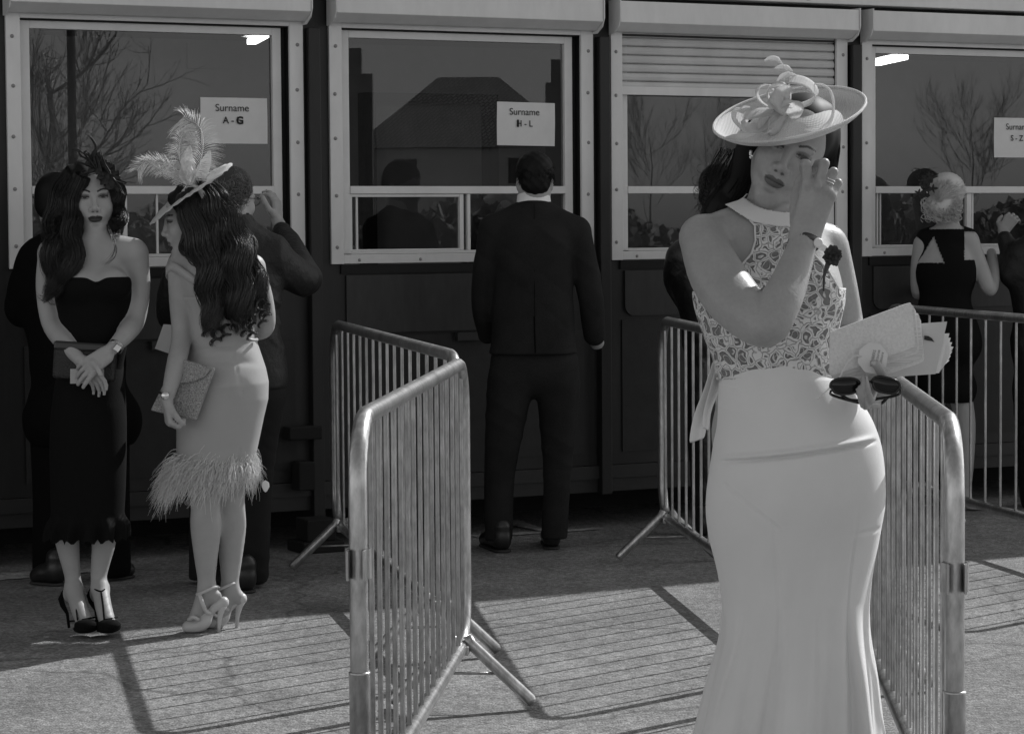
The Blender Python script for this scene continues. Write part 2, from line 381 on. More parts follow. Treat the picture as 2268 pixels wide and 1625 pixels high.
def cabin_shell():
    mb = MB(); zt = 5.55
    ops = [(u+.06, u+1.31) for u in U0]
    # front wall round the openings
    mb.wbox(WL, WR, -.10, 0, .30, 1.285); mb.wbox(WL, WR, -.10, 0, 2.37, zt)
    e = [WL]+[x for o in ops for x in o]+[WR]
    for i in range(0, len(e), 2): mb.wbox(e[i], e[i+1], -.10, 0, 1.285, 2.37)
    mb.build('wall', M_wall, cabin)
    b = MB(); b.wbox(WL-.1, WR+.1, -6.1, .06, zt, zt+.05); b.build('roof', M_wall, cabin)
    s = MB(); s.wbox(WL, WL+.1, -6, -.1, .3, zt); s.wbox(WR-.1, WR, -6, -.1, .3, zt); s.wbox(WL+.1, WR-.1, -6, -5.9, .3, zt); each(s, 'wall', M_wall, cabin)
    f = MB(); f.wbox(WL+.1, WR-.1, -5.9, -.1, .3, .42); f.build('floor_slab', M_wall, cabin)
    c = MB(); c.wbox(WL+.1, WR-.1, -5.9, -.1, 2.62, 2.7); c.build('ceiling', mat('ceiling_board', .22, .8), cabin)
    l = MB(); l.wbox(WL+.1, WR-.1, -4.3, -4.2, .42, 2.62)
    l.build('back_partition', M_inner, cabin)
    t = MB(); t.wbox(WL, WR, -.02, .02, .235, .298); t.wbox(WL, WR, -.06, .004, .17, .235); each(t, 'base_trim', mat('base_trim_paint', .018, .5, var=.2), cabin)
    k = MB(); k.wbox(WL, WR, -.9, -.8, 0.0, .3); k.build('underfloor_dark_sheet', M_black, cabin)  # black sheet paints in the dark void under the raised cabin
    # grey infill panels below the windows, with a black strip for the dark gap above
    for u in (U0[0], U0[1], U0[2], U0[3]):
        p = MB(); zb = .972 if u < .4 else 1.02
        r = .05; uu0, uu1, z1 = u+.075, u+.80, 1.238
        if u > .4: uu1 = u+1.3
        prof = [(uu0, z1), (uu1, z1), (uu1, zb)]+[(uu0+r-r*math.sin(a), zb+r-r*math.cos(a)) for a in np.linspace(0, math.pi/2, 6)]
        p.prism(prof, lambda q: wp(q[0], .001, q[1]), lambda q: wp(q[0], .013, q[1])); p.build('infill_panel', M_panel, cabin)
        q = MB(); q.wbox(u+.05, u+1.33, 0, .012, 1.246, 1.287); q.build('dark_gap_strip', M_black, cabin)  # black strip stands in for the shade in the gap under the window
        if u < 0:
            q = MB(); q.wbox(u+.63, u+.80, .001, .035, .925, .962); q.build('bracket', M_panel, cabin)
        q = MB(); q.wbox(u+.06, u+1.32, .001, .007, .36, .955 if u < .4 else 1.0); q.build('lower_panel', mat('lower_cladding', .014, .6, var=.4, vscale=2.5, var2=.3, v2scale=12), cabin)
    # downpipe post with brackets between the first two windows
    for u in (U0[1]-.085, U0[2]-.05, U0[3]-.05):
        q = MB(); q.wbox(u-.028, u+.028, .001, .05, .16 if u > -1 else .0, 2.36); q.build('corner_post', M_wall, cabin, bevel=.004)
    q = MB(); u = U0[1]-.15
    q.wbox(u-.10, u+.06, .02, .10, .50, .56); q.wbox(u-.06, u+.02, .02, .11, .27, .40); q.wbox(u-.1, u+.1, .05, .25, .0, .05); q.wbox(u-.07, u+.07, .08, .22, .05, .15)
    each(q, 'jacking_bracket', M_black, cabin, bevel=.006)
cabin_shell()
def window(i):
    u = U0[i]; pl = MB()
    pl.wbox(u, u+.063, 0, .018, 1.29, 2.44); pl.wbox(u+1.308, u+WW, 0, .018, 1.29, 2.44)
    pl.wbox(u+.063, u+1.308, 0, .016, 1.292, 1.333)
    if i != 2: pl.wbox(u+.063, u+1.308, 0, .016, 2.366, 2.44)
    fr = pl.build('ticket_window', M_white, cabin, bevel=.002)
    # rivets on the cover plates
    rv = MB()
    for z in (2.30, 2.08, 1.86, 1.62, 1.37):
        for uu in (u+.028, u+1.345):
            rv.lathe([(0, .0245), (.006, .0235), (.009, .018)], wp(uu+random.uniform(-.003, .003), 0, z+random.uniform(-.02, .02)), (UV, ZV, NV), 10)
    for uu in (u+.14, u+.45, u+.95): rv.lathe([(0, .0225), (.005, .021), (.008, .016)], wp(uu, 0, 1.308), (UV, ZV, NV), 10)
    each(rv, 'rivet', M_rivet, fr, smooth=True)
    g0, g1 = u+.117, u+1.243
    top = 2.326 if i != 2 else 2.36
    s = MB()
    s.wbox(g0-.046, g0, -.07, -.03, 1.335, top+.034); s.wbox(g1, g1+.042, -.07, -.03, 1.335, top+.034)
    s.wbox(g0, g1, -.07, -.03, top, top+.034); s.wbox(g0, g1, -.07, -.026, 1.612, 1.647); s.wbox(g0, g1, -.07, -.03, 1.333, 1.347)
    s.build('sash', M_white2, fr, bevel=.002)
    d = MB(); d.wbox(u+.062, g0-.047, -.09, -.045, 1.335, 2.37); d.wbox(g1+.043, u+1.309, -.09, -.045, 1.335, 2.37); d.wbox(u+.063, u+1.308, -.092, -.004, top+.035, 2.45) if i != 2 else None; each(d, 'gasket', M_black, fr)
    m = MB()
    def bar(a, b, v0=-.065, v1=-.034): m.wbox(a, b, v0, v1, 1.348, 1.611)
    if i == 0: bar(u+.527, u+.548); bar(u+.686, u+.696, -.06, -.045); bar(u+1.10, u+1.122)
    if i == 1:
        bar(u+.152, u+.162, -.06, -.045); bar(u+.68, u+.70); bar(u+.72, u+.736)
        m.wbox(g0, u+.68, -.065, -.036, 1.597, 1.611); m.wbox(g0, u+.68, -.065, -.036, 1.348, 1.356)
        m.wbox(g0, g0+.012, -.065, -.036, 1.356, 1.597)
    if i == 2: bar(u+.66, u+.68); bar(u+1.195, u+1.205, -.06, -.045)
    if i == 3: bar(g0+.02, g0+.028, -.06, -.045); bar(g0+.04, g0+.046, -.06, -.045); bar(u+.70, u+.73); bar(u+.742, u+.752, -.06, -.045)
    each(m, 'mullion', M_white2, fr, bevel=.0015)
    gl = MB(); gl.wbox(g0, g1, -.055, -.051, 1.648, top); gl.build('glass_pane', M_glass, fr)
    gl = MB(); gl.wbox(g0, g1, -.056, -.052, 1.348, 1.611); gl.build('glass_pane', M_glass, fr)
    # roller shutter housing
    h = MB(); zt = 2.527
    prof = [(.0185, zt), (.122, zt), (.126, zt-.004), (.126, 2.425), (.06, 2.386), (.0185, 2.386)]
    a, b = u-.006, u+1.370
    h.prism(prof, lambda p: wp(a, p[0], p[1]), lambda p: wp(b, p[0], p[1])); hb = h.build('shutter_box', M_white, fr, bevel=.003)
    h = MB()
    pr2 = [(.0185, zt+.008), (.132, zt+.008), (.132, 2.44), (.112, 2.40), (.06, 2.372), (.0185, 2.372)]
    for x0, x1 in ((a-.006, a-.001), (b+.001, b+.006)): h.prism(pr2, lambda p: wp(x0, p[0], p[1]), lambda p: wp(x1, p[0], p[1]))
    each(h, 'end_plate', M_white, fr)
    if i == 2:
        q = MB(); z = 2.405
        while z > 2.14:
            z0 = z-.0405
            prof = [(-.012, z), (-.004, z-.006), (.001, z-.02), (-.002, z-.034), (-.012, z0+.001), (-.018, z0+.001), (-.018, z)]
            q.prism(prof, lambda p: wp(u+.066, p[0], p[1]), lambda p: wp(u+1.305, p[0], p[1])); z = z0-.0015
        each(q, 'shutter_slat', M_slat, fr)
        q = MB(); q.wbox(u+.066, u+1.305, -.022, .0, 2.088, 2.132); q.build('shutter_bottom_bar', M_white, fr, bevel=.003)
        q = MB(); q.wbox(u+1.243, u+1.305, -.04, -.001, 1.335, 2.088); q.build('guide_rail', M_white, fr, bevel=.002)
    return fr
for i in range(4): window(i)
def fascia():
    q = MB(); q.wbox(WL, WR, .001, .12, 2.552, 2.95); q.build('fascia_board', M_white, cabin, bevel=.003)
    # bottoms of the lettering on the fascia
    t = bpy.data.curves.new('fascia_lettering', 'FONT'); t.body = 'PARKING'; t.size = .07; t.extrude = .001; t.align_x = 'LEFT'
    o = bpy.data.objects.new('fascia_lettering', t); COL.objects.link(o); o.parent = cabin
    me = bpy.data.meshes.new_from_object(o); bpy.data.objects.remove(o)
    o = link_mesh('fascia_lettering', me, mat('sign_black', .02, .5), cabin)
    p = wp(1.22, .1225, 2.565) - np.array(cabin.location)
    o.matrix_local = Matrix(((UV[0], 0, NV[0], p[0]), (UV[1], 0, NV[1], p[1]), (0, 1, 0, p[2]), (0, 0, 0, 1)))
fascia()
def interior():
    # things seen dimly through the glass
    uA, zA = on_wall(805, 205, -4.1); uB, zB = on_wall(830, 226, -4.1); uC, _ = on_wall(1080, 300, -4.1); uD, _ = on_wall(1101, 300, -4.1)
    q = MB(); q.wbox(uA, uB, -4.19, -4.08, .42, zB); q.wbox(uA, uD, -4.19, -4.08, zB, zA); q.wbox(uC, uD, -4.19, -4.08, .42, zB); each(q, 'door_frame', M_black, cabin)
    q = MB(); q.wbox(-2.52, -2.44, -.9, -.82, .42, 2.62); q.build('post', M_black, cabin)
    q = MB(); q.wbox(WL+.1, WR-.1, -.75, -.12, 1.18, 1.22); q.build('counter', mat('counter_top', .12, .5), cabin)
    e = bpy.data.materials.new('lit_tube'); e.use_nodes = True; p = e.node_tree.nodes['Principled BSDF']; p.inputs['Emission Color'].default_value = (1, 1, 1, 1); p.inputs['Emission Strength'].default_value = 14
    for A, B in (((557, 93), (583, 79)), ((1940, 141), (2003, 127)), ((1300, 60), (1400, 55)), ((820, 60), (860, 45))):
        A = G(A[0], A[1], 2.55); B = G(B[0], B[1], 2.55); d = unit(B-A); n_ = np.cross(ZV, d)
        if A[0] < -.5 and A[1] < 18: B = A+d*1.2
        q = MB(); q.box((A+B)/2+ZV*.045, (np.linalg.norm(B-A)/2, .06, .02), (d, n_, ZV)); f = q.build('strip_light', mat('lamp_body', .5, .5), cabin)
        q = MB(); q.box((A+B)/2, (np.linalg.norm(B-A)/2, .026, .015), (d, n_, ZV)); q.build('tube', e, f)
    a, z0 = on_wall(425, 150, -4.1); b, z1 = on_wall(520, 95, -4.1)
    q = MB(); q.wbox(a, b, -4.19, -4.17, z0, z1); q.build('notice_board', mat('notice', .3, .8), cabin)
interior()
# paper notices taped inside the panes
M_paper = mat('white_paper', .72, .9, var=.04, vscale=12, bump=.0006, bscale=25)
M_ink = mat('black_ink', .025, .8)
def paper(u0, u1, z0, z1, lines, label, tilt=0.0):
    c = wp((u0+u1)/2, -.0485, (z0+z1)/2)
    t = thing('paper_sign', tuple(wp((u0+u1)/2, -.0485, z0)), label, 'sign', 'printed surname notices on the ticket windows')
    N = 12; V = []
    du = math.cos(tilt)*UV+math.sin(tilt)*ZV; dz = -math.sin(tilt)*UV+math.cos(tilt)*ZV; w, h = u1-u0, z1-z0
    for s in (0, .0006):
        for i in range(N+1):
            for j in range(N+1):
                a, b = i/N-.5, j/N-.5; V.append(c+du*a*w+dz*b*h+NV*(s+.0012*math.sin(3*a+5*b)))
    m = N+1; F = []
    for s in (0, 1):
        for i in range(N):
            for j in range(N): F.append([s*m*m+i*m+j, s*m*m+(i+1)*m+j, s*m*m+(i+1)*m+j+1, s*m*m+i*m+j+1])
    np_mesh('sheet', V, F, M_paper, t)
    for (txt, x, y, size, bold) in lines:
        cu = bpy.data.curves.new('lettering', 'FONT'); cu.body = txt; cu.size = size; cu.extrude = .0003; cu.align_x = 'CENTER'; cu.offset = bold
        o = bpy.data.objects.new('lettering', cu); COL.objects.link(o); me = bpy.data.meshes.new_from_object(o); bpy.data.objects.remove(o)
        o = link_mesh('lettering', me, M_ink, t); p = c+du*x+dz*y+NV*.0042-np.array(t.location)
        o.matrix_local = Matrix(((du[0], dz[0], NV[0], p[0]), (du[1], dz[1], NV[1], p[1]), (du[2], dz[2], NV[2], p[2]), (0, 0, 0, 1)))
    return t
paper(-1.645, -1.325, 1.838, 2.043, [('Surname', -.01, .042, .046, 0), ('A - E', -.012, -.012, .042, .0006), ('G', .0265, -.014, .046, .0022)], 'white paper notice reading Surname A - G in the first window from the left')
paper(-.158, .153, 1.84, 2.045, [('Surname', -.01, .042, .046, 0), ('H - L', -.01, -.012, .042, .0004), ('I', -.045, -.012, .042, .003)], 'white paper notice reading Surname H - L above the suited man', -.01)
paper(2.777, 3.09, 1.80, 2.008, [('Surname', 0, .042, .046, 0), ('S - Z', -.008, -.016, .042, .0004)], 'white paper notice beginning Surname S, cut by the right edge of the picture')
# ================================================================== crowd barriers
def galv(name, g, rough=.42):
    m = mat(name, g, rough, metal=.85, bump=.0005, bscale=90, var=.28, vscale=11, var2=.25, v2scale=60, stretch=(1, 1, .35))
    return m
M_galv = galv('galvanised_steel', .46, .30); M_galv2 = galv('galvanised_bar', .36, .30); M_scr = mat('worn_sticker', .6, .7, var=.5, vscale=60, bump=.002, bscale=80)
BH, BB, BR = 1.045, .205, .15
def frame_path(L):
    pts = []
    r = BR
    def arc(cx, cz, a0, a1, rr, n=7): return [(cx+rr*math.cos(a), 0, cz+rr*math.sin(a)) for a in np.linspace(a0, a1, n)]
    pts += arc(r, BB+r*.9, math.pi*1.5, math.pi, r)     # bottom left
    pts += arc(r, BH-r, math.pi, math.pi/2, r)
    pts += arc(L-r, BH-r, math.pi/2, 0, r)
    pts += arc(L-r, BB+r*.9, 0, -math.pi/2, r)
    return pts
def barrier_thing(L, label, fo=(.13, .13)):
    t = thing('crowd_barrier', (0, 0, 0), label, 'barrier', 'galvanised crowd barriers forming the queue lanes')
    mb = MB(); P = frame_path(L); P = P+[P[0]]
    # resample so the hoop closes; slight flattening where the tube is bent
    mb.tube(P, .0205, 16, caps=False); mb.build('hoop_frame', M_galv, t, smooth=True)
    n = 17; x0 = .07; me = None
    for i in range(n):
        x = x0+(L-2*x0)*i/(n-1); e = 0.0
        rr = BR
        if x < rr: e = rr-math.sqrt(max(rr*rr-(rr-x)**2, 0))
        if x > L-rr: e = rr-math.sqrt(max(rr*rr-(x-L+rr)**2, 0))
        b = MB(); b.tube([(x, 0, BB+e*.9-.004), (x, 0, BH-e+.002)], .0064, 10, caps=False); b.build('upright_bar', M_galv2, t, smooth=True)
    for sx, x in ((1, fo[0]), (-1, L-fo[1])):
        for s in (-1, 1):
            b = MB(); b.tube([(x-.01*sx, s*.018, BB+.02), (x-.01*sx, s*.03, BB-.005), (x-.02*sx, s*.208, .03), (x-.02*sx, s*.216, .02)], [.015, .0180, .0190, .016], 12); b.build('foot', M_galv, t, smooth=True)
        b = MB(); b.tube([(x-.018*sx, -.13, .11), (x-.018*sx, .13, .11)], .0045, 8); b.build('brace_rod', M_galv2, t, smooth=True)
        b = MB(); b.box((x, 0, BB-.02), (.03, .026, .014)); b.build('foot_bracket', M_galv, t, bevel=.004)
    return t
def place(t, a, b):
    d = np.array(b)-np.array(a); t.location = (a[0], a[1], 0); t.rotation_euler = (0, 0, math.atan2(d[1], d[0])); return t
def blen(a, b): return float(np.linalg.norm(np.array(b)-np.array(a)))
def collar(t, x, z, r=.03, h=.03, open_=True):
    b = MB(True); n = 14; A = np.linspace(-2.4, 2.4, n)
    V = []
    for rr in (r-.003, r):
        for zz in (z-h, z+h):
            V += [(x+rr*math.cos(a), rr*math.sin(a), zz) for a in A]
    F = []
    for k in range(n-1):
        F += [[k, k+1, n+k+1, n+k], [2*n+k, 3*n+k, 3*n+k+1, 2*n+k+1], [k, 2*n+k, 2*n+k+1, k+1], [n+k, n+k+1, 3*n+k+1, 3*n+k]]
    b.add(V, F); b.box((x-r*.72-.012, r*.62, z), (.014, .0025, h)); b.box((x-r*.72-.012, -r*.62, z), (.014, .0025, h))
    b.build('coupling_collar', M_galv, t)
def sleeve(t, x, z0, z1):
    b = MB(True); b.tube([(x, 0, z0), (x, 0, z0+.004), (x, 0, z1-.006), (x, 0, z1-.002), (x, 0, z1)], [.021, .0232, .0232, .0246, .021], 16); b.build('post_sleeve', M_galv, t, smooth=True)
B1 = ((-.765, 11.0), (-.17, 8.12)); B2 = ((-.335, 5.5), (-.15, 7.8)); B3 = ((.655, 11.15), (.965, 8.30)); B4 = ((.905, 5.22), (1.10, 8.05)); B5 = ((1.85, 12.65), (2.45, 9.85))
b = place(barrier_thing(blen(*B1), 'crowd barrier in shade reaching from the windows to the middle lane', (.2, .5)), *B1)
b = place(barrier_thing(blen(*B2), 'large near crowd barrier in the middle with a torn sticker by its post'), *B2)
collar(b, 0, .735, .029, .032); sleeve(b, 0, .22, .50)
q = MB(True); q.box((.055, -.0, .86), (.03, .0015, .062), [unit((1, .15, 0)), unit((-.15, 1, 0)), (0, 0, 1)]); q.build('sticker', M_scr, b)
b = place(barrier_thing(blen(*B3), 'crowd barrier half hidden behind the hip of the woman in the pale hat'), *B3)
b = place(barrier_thing(blen(*B4), 'near crowd barrier under the booklets, its corner post cut off at the bottom right'), *B4)
collar(b, 0, .735, .029, .03); collar(b, 0, .235, .029, .03); sleeve(b, 0, .27, .50)
q = MB(True); q.box((.06, 0, .86), (.03, .0015, .07)); q.build('sticker', mat('dark_tag', .12, .6, var=.5, vscale=80), b)
b = place(barrier_thing(blen(*B5), 'crowd barrier at the far right edge in front of the blonde woman', (.5, .13)), *B5)
# ================================================================== figure library
M_skin = mat('skin', .33, .42, var=.07, vscale=14, var2=.05, v2scale=120, bump=.0007, bscale=160, tint=True, spec=.45)
M_skin_d = mat('skin_others', .38, .5, var=.07, vscale=12, tint=True, spec=.35)  # even skin tone of the figures behind
M_hair = mat('dark_hair', .006, .55, spec=.2); M_hair2 = mat('brown_hair', .028, .34, spec=.65); M_blonde = mat('blonde_hair', .55, .45)
class Fr:
    def __init__(s, o, fwd, up, sc=1.0):
        s.o = np.array(o, float); s.y = unit(fwd); s.x = unit(np.cross(s.y, up)); s.z = np.cross(s.x, s.y); s.sc = sc; s.A = np.array([s.x, s.y, s.z])
    def p(s, x, y, z): return s.o+(s.x*x+s.y*y+s.z*z)*s.sc
    def inv(s, V): return (V-s.o)@s.A.T/s.sc
def add_head(S, f, male=False, ears=True, squint=0.0, face=True):
    c = f.sc; E = lambda p, r, k=.015, op='u', A=None: S.ell(f.p(*p), np.array(r)*c, f.A if A is None else A, k*c, op)
    C = lambda a, b, ra, rb=None, k=.015, op='u': S.cap(f.p(*a), f.p(*b), ra*c, (ra if rb is None else rb)*c, k*c, op)
    E((0, -.012, .035), (.074, .093, .083)); E((0, .028, -.03), (.057, .06, .082), .03)
    if male: C((.046, 0, -.055), (.022, .06, -.102), .02, .016, .03); C((-.046, 0, -.055), (-.022, .06, -.102), .02, .016, .03); C((-.012, .068, -.108), (.012, .068, -.108), .016, None, .02)
    else: C((.044, 0, -.05), (.012, .062, -.104), .018, .014, .035); C((-.044, 0, -.05), (-.012, .062, -.104), .018, .014, .035); C((-.004, .070, -.108), (.004, .070, -.108), .014, None, .02)
    for q in (1, -1):
        E((.036*q, .055, -.032), (.022, .025, .024), .03)
        if face:
            E((.031*q, .092, .003), (.017, .0125, .0105), .012, 's')
            E((.031*q, .0745, .001), (.0135, .0125, .0118), .004)
            C((.016*q, .083, .0165), (.044*q, .074, .019), .0065, .005, .012)
        if ears:
            E((.0745*q, -.012, -.012), (.009, .017, .031), .006); E((.083*q, -.004, -.008), (.006, .008, .016), .004, 's')
    if face:
        C((0, .084, .012), (0, .102, -.030), .0065, .008, .012); E((0, .104, -.036), (.0105, .010, .0095), .008)
        for q in (1, -1): E((.0125*q, .094, -.0395), (.0075, .0095, .0068), .005); E((.0075*q, .101, -.0475), (.0035, .005, .0035), .003, 's')
        E((0, .079, -.062), (.03, .018, .02), .02)
        E((.009, .0925, -.0645), (.0135, .0072, .0052), .004); E((-.009, .0925, -.0645), (.0135, .0072, .0052), .004)
        E((0, .0905, -.0765), (.0185, .0082, .0066), .004); C((-.020, .094, -.0708), (0, .102, -.0698), .0012, None, .0025, 's'); C((.020, .094, -.0708), (0, .102, -.0698), .0012, None, .0025, 's')
        E((0, .088, -.0895), (.014, .006, .005), .008, 's')
def face_tint(f, lips=.32, brow=.12, lash=.1, shadow=.45, male=False, flush=1.0):
    def fn(V):
        L = f.inv(V); x, y, z = L[:, 0], L[:, 1], L[:, 2]; t = np.ones(len(V)); fr = (y > .045) & (y < np.where(z < -.03, .110, .0985)) & (np.abs(x) < .07) & (np.abs(z) < .13)
        ax = np.abs(x)
        zc = -.0708
        up = (z >= zc) & (z-zc < .0105*np.sqrt(np.clip(1-(ax/.0245)**2, 0, 1))*(1-.25*np.exp(-(ax/.004)**2))); lo = (z < zc) & (zc-z < .0128*np.sqrt(np.clip(1-(ax/.023)**2, 0, 1)))
        m = fr & (ax < .0245) & (up | lo); t[m] = lips
        m = fr & (ax < .022) & (np.abs(z-zc) < .0011); t[m] = lips*.35
        bz = .0195+.0075*np.sin(np.clip((ax-.013)/.036, 0, 1)*math.pi*.8); th = .0034*(1-.55*np.clip((ax-.013)/.036, 0, 1)); m = fr & (ax > .012) & (ax < .05) & (np.abs(z-bz) < th); t[m] = brow
        d = ((ax-.032)/.019)**2+((z-.0055)/.0095)**2; m = fr & (d < 1); t[m] = np.minimum(t[m], shadow+(1-shadow)*d[m]**2)
        ez = .0012+.0042*np.cos(np.clip((ax-.031)/.0165, -1, 1)*math.pi/2)
        m = fr & (np.abs(ax-.032) < .0172) & (np.abs(z-ez) < .0021); t[m] = lash
        m = fr & (np.abs(ax-.031) < .0055) & (z < ez) & (z > -.0048); t[m] = lash*1.2
        ml = -.0035-.001*np.cos((ax-.031)/.0165*math.pi/2); m = fr & (np.abs(ax-.031) < .015) & (np.abs(z-ml-.0008) < .001); t[m] = .45
        m = fr & (((ax-.0075)/.0042)**2+((z+.0485)/.003)**2 < 1); t[m] = .25
        return t
    return fn
def add_hand(S, wr, d, n, s, size=1.0, curl=((.3, .4, .3),)*4, spread=(.12, .03, -.05, -.14), thumb=None, fat=1.0):
    wr = np.array(wr, float); d = unit(d); n = unit(n-d*(n@d)); s = unit(s-d*(s@d)-n*(s@n)); z = size; tips = []
    so = (.029, .0095, -.0105, -.029); sl = (.086, .088, .084, .077); L = (.073, .081, .075, .059); R = (.0094, .0096, .0090, .0080)
    for i in range(4):
        b = wr+s*so[i]*.55*z+d*.006*z; m = wr+d*sl[i]*z+s*so[i]*z
        S.cap(b, m, .0155*z*fat, .0112*z*fat, .010)
        dr = unit(d+s*spread[i]); a = 0; p = m
        for j, fr in enumerate((.46, .30, .24)):
            a += curl[i][j]; q = p+(dr*math.cos(a)+n*math.sin(a))*L[i]*fr*z
            S.cap(p, q, R[i]*z*fat*(1-.09*j), R[i]*z*fat*(1-.09*(j+1)), .0022 if j else .008); p = q
        tips.append(p)
    if thumb is None: thumb = ((.6, .75, .25), (.85, .35, .35), (.95, .05, .35))
    p = wr+s*.018*z+d*.014*z; rr = (.0165, .0125, .0108, .0088)
    for j, (t, l) in enumerate(zip(thumb, (.044, .034, .027))):
        q = p+unit(d*t[0]+s*t[1]+n*t[2])*l*z; S.cap(p, q, rr[j]*z*fat, rr[j+1]*z*fat, .010 if j == 0 else .003); p = q
    tips.append(p); return tips
def tubes_np(P, R, sides=3):
    """P (N,K,3) R (N,K) -> one mesh of N tapering tubes"""
    N, K, _ = P.shape; T = np.gradient(P, axis=1); T /= np.linalg.norm(T, axis=2, keepdims=True)+1e-9
    ref = np.tile(np.array([.31, .52, .79]), (N, K, 1)); a = np.cross(T, ref); a /= np.linalg.norm(a, axis=2, keepdims=True)+1e-9; b = np.cross(T, a)
    V = np.stack([P+(a*math.cos(2*math.pi*k/sides)+b*math.sin(2*math.pi*k/sides))*R[..., None] for k in range(sides)], 2)   # N K S 3
    V = V.reshape(-1, 3); n, i, k = np.meshgrid(np.arange(N), np.arange(K-1), np.arange(sides), indexing='ij'); k2 = (k+1) % sides
    ix = lambda i_, k_: (n*K+i_)*sides+k_
    F = np.stack([ix(i, k), ix(i, k2), ix(i+1, k2), ix(i+1, k)], -1).reshape(-1, 4)
    return V, F
def resample(pts, K):
    P = np.array(smoothcurve(pts, 10)); d = np.r_[0, np.cumsum(np.linalg.norm(np.diff(P, axis=0), axis=1))]; t = np.linspace(0, d[-1], K)
    return np.stack([np.interp(t, d, P[:, i]) for i in range(3)], 1)
class Strands:
    def __init__(s): s.P = []; s.R = []
    def lock(s, pts, rad, n, K=22, r=.0011, wave=.006, turns=3.0, jit=.5, curl=0.0, shell=(.7, 1.06), vary=.15, tail=1.0):
        """n strands following a guide of given radii; they wave together a little and stray a little"""
        C = resample(pts, K); rr = np.interp(np.linspace(0, 1, K), np.linspace(0, 1, len(rad)), rad); t = np.linspace(0, 1, K)
        T = np.gradient(C, axis=0); T /= np.linalg.norm(T, axis=1, keepdims=True)+1e-9
        a = np.cross(T, [0.13, 0.97, 0.2]); a /= np.linalg.norm(a, axis=1, keepdims=True)+1e-9; b = np.cross(T, a)
        for _ in range(n):
            ph = RNG.uniform(0, 2*math.pi); q = RNG.uniform(*shell)*math.sqrt(RNG.uniform(.55, 1)); tw = RNG.normal(0, jit)
            e = 1+RNG.normal(0, vary); w = wave*e*np.clip(t*2, 0, 1); w0 = RNG.uniform(0, .6)+turns*2*math.pi*t*(1+RNG.normal(0, .03))
            A = ph+tw*t+curl*t**2*6.28
            o = a*(np.cos(A)*q*rr+np.cos(w0)*w)[:, None]+b*(np.sin(A)*q*rr+np.sin(w0)*w)[:, None]
            end = RNG.uniform(.82, 1.0)*tail; idx = np.linspace(0, (K-1)*end, K); Q = np.stack([np.interp(idx, np.arange(K), (C+o)[:, i]) for i in range(3)], 1)
            s.P.append(Q); s.R.append(r*(1-.75*t**3)*RNG.uniform(.7, 1.3))
        return s
    def free(s, pts, r, K=22, n=1, jit=.003):
        for _ in range(n):
            C = resample(pts, K)+RNG.normal(0, jit, 3)+np.cumsum(RNG.normal(0, jit*.12, (K, 3)), axis=0); s.P.append(C); s.R.append(r*(1-.8*np.linspace(0, 1, K)**2))
        return s
    def build(s, name, m, parent, sides=3):
        V, F = tubes_np(np.array(s.P), np.array(s.R), sides); return np_mesh(name, V, F, m, parent, True)
def loft(rings, close=True, caps=False):
    """rings: list of (n,3)"""
    n = len(rings[0]); V = np.concatenate(rings); F = []
    for i in range(len(rings)-1):
        for k in range(n if close else n-1): F.append([i*n+k, i*n+(k+1) % n, (i+1)*n+(k+1) % n, (i+1)*n+k])
    if caps: F.append(list(range(n))); F.append([(len(rings)-1)*n+k for k in range(n)][::-1])
    return V, F
def person_root(px, py, Y, label, group=None):
    p = W(px, py, Y); return thing('person', (float(p[0]), float(p[1]), 0.0), label, 'person', group)
def petals(mb, c, r, n, ax, lift=.4, wid=.5, curlz=0.2, seg=5, jit=.2):
    for i in range(n):
        a = 2*math.pi*i/n+random.uniform(-jit, jit); d = ax[0]*math.cos(a)+ax[1]*math.sin(a); t = np.cross(ax[2], d); L = r*random.uniform(.75, 1.1); lf = lift*random.uniform(.5, 1.4)
        V = []
        for j in range(seg+1):
            u = j/seg; ww = wid*L*math.sin(math.pi*min(u*.85+.12, 1))**.8; q = c+d*L*u+ax[2]*L*(lf*u-curlz*u*u)
            V += [q-t*ww*.5+ax[2]*ww*.12, q, q+t*ww*.5+ax[2]*ww*.12*random.uniform(.2, 1.5)]
        F = [[3*j+k, 3*j+k+1, 3*j+k+4, 3*j+k+3] for j in range(seg) for k in (0, 1)]
        mb.add(V, F)
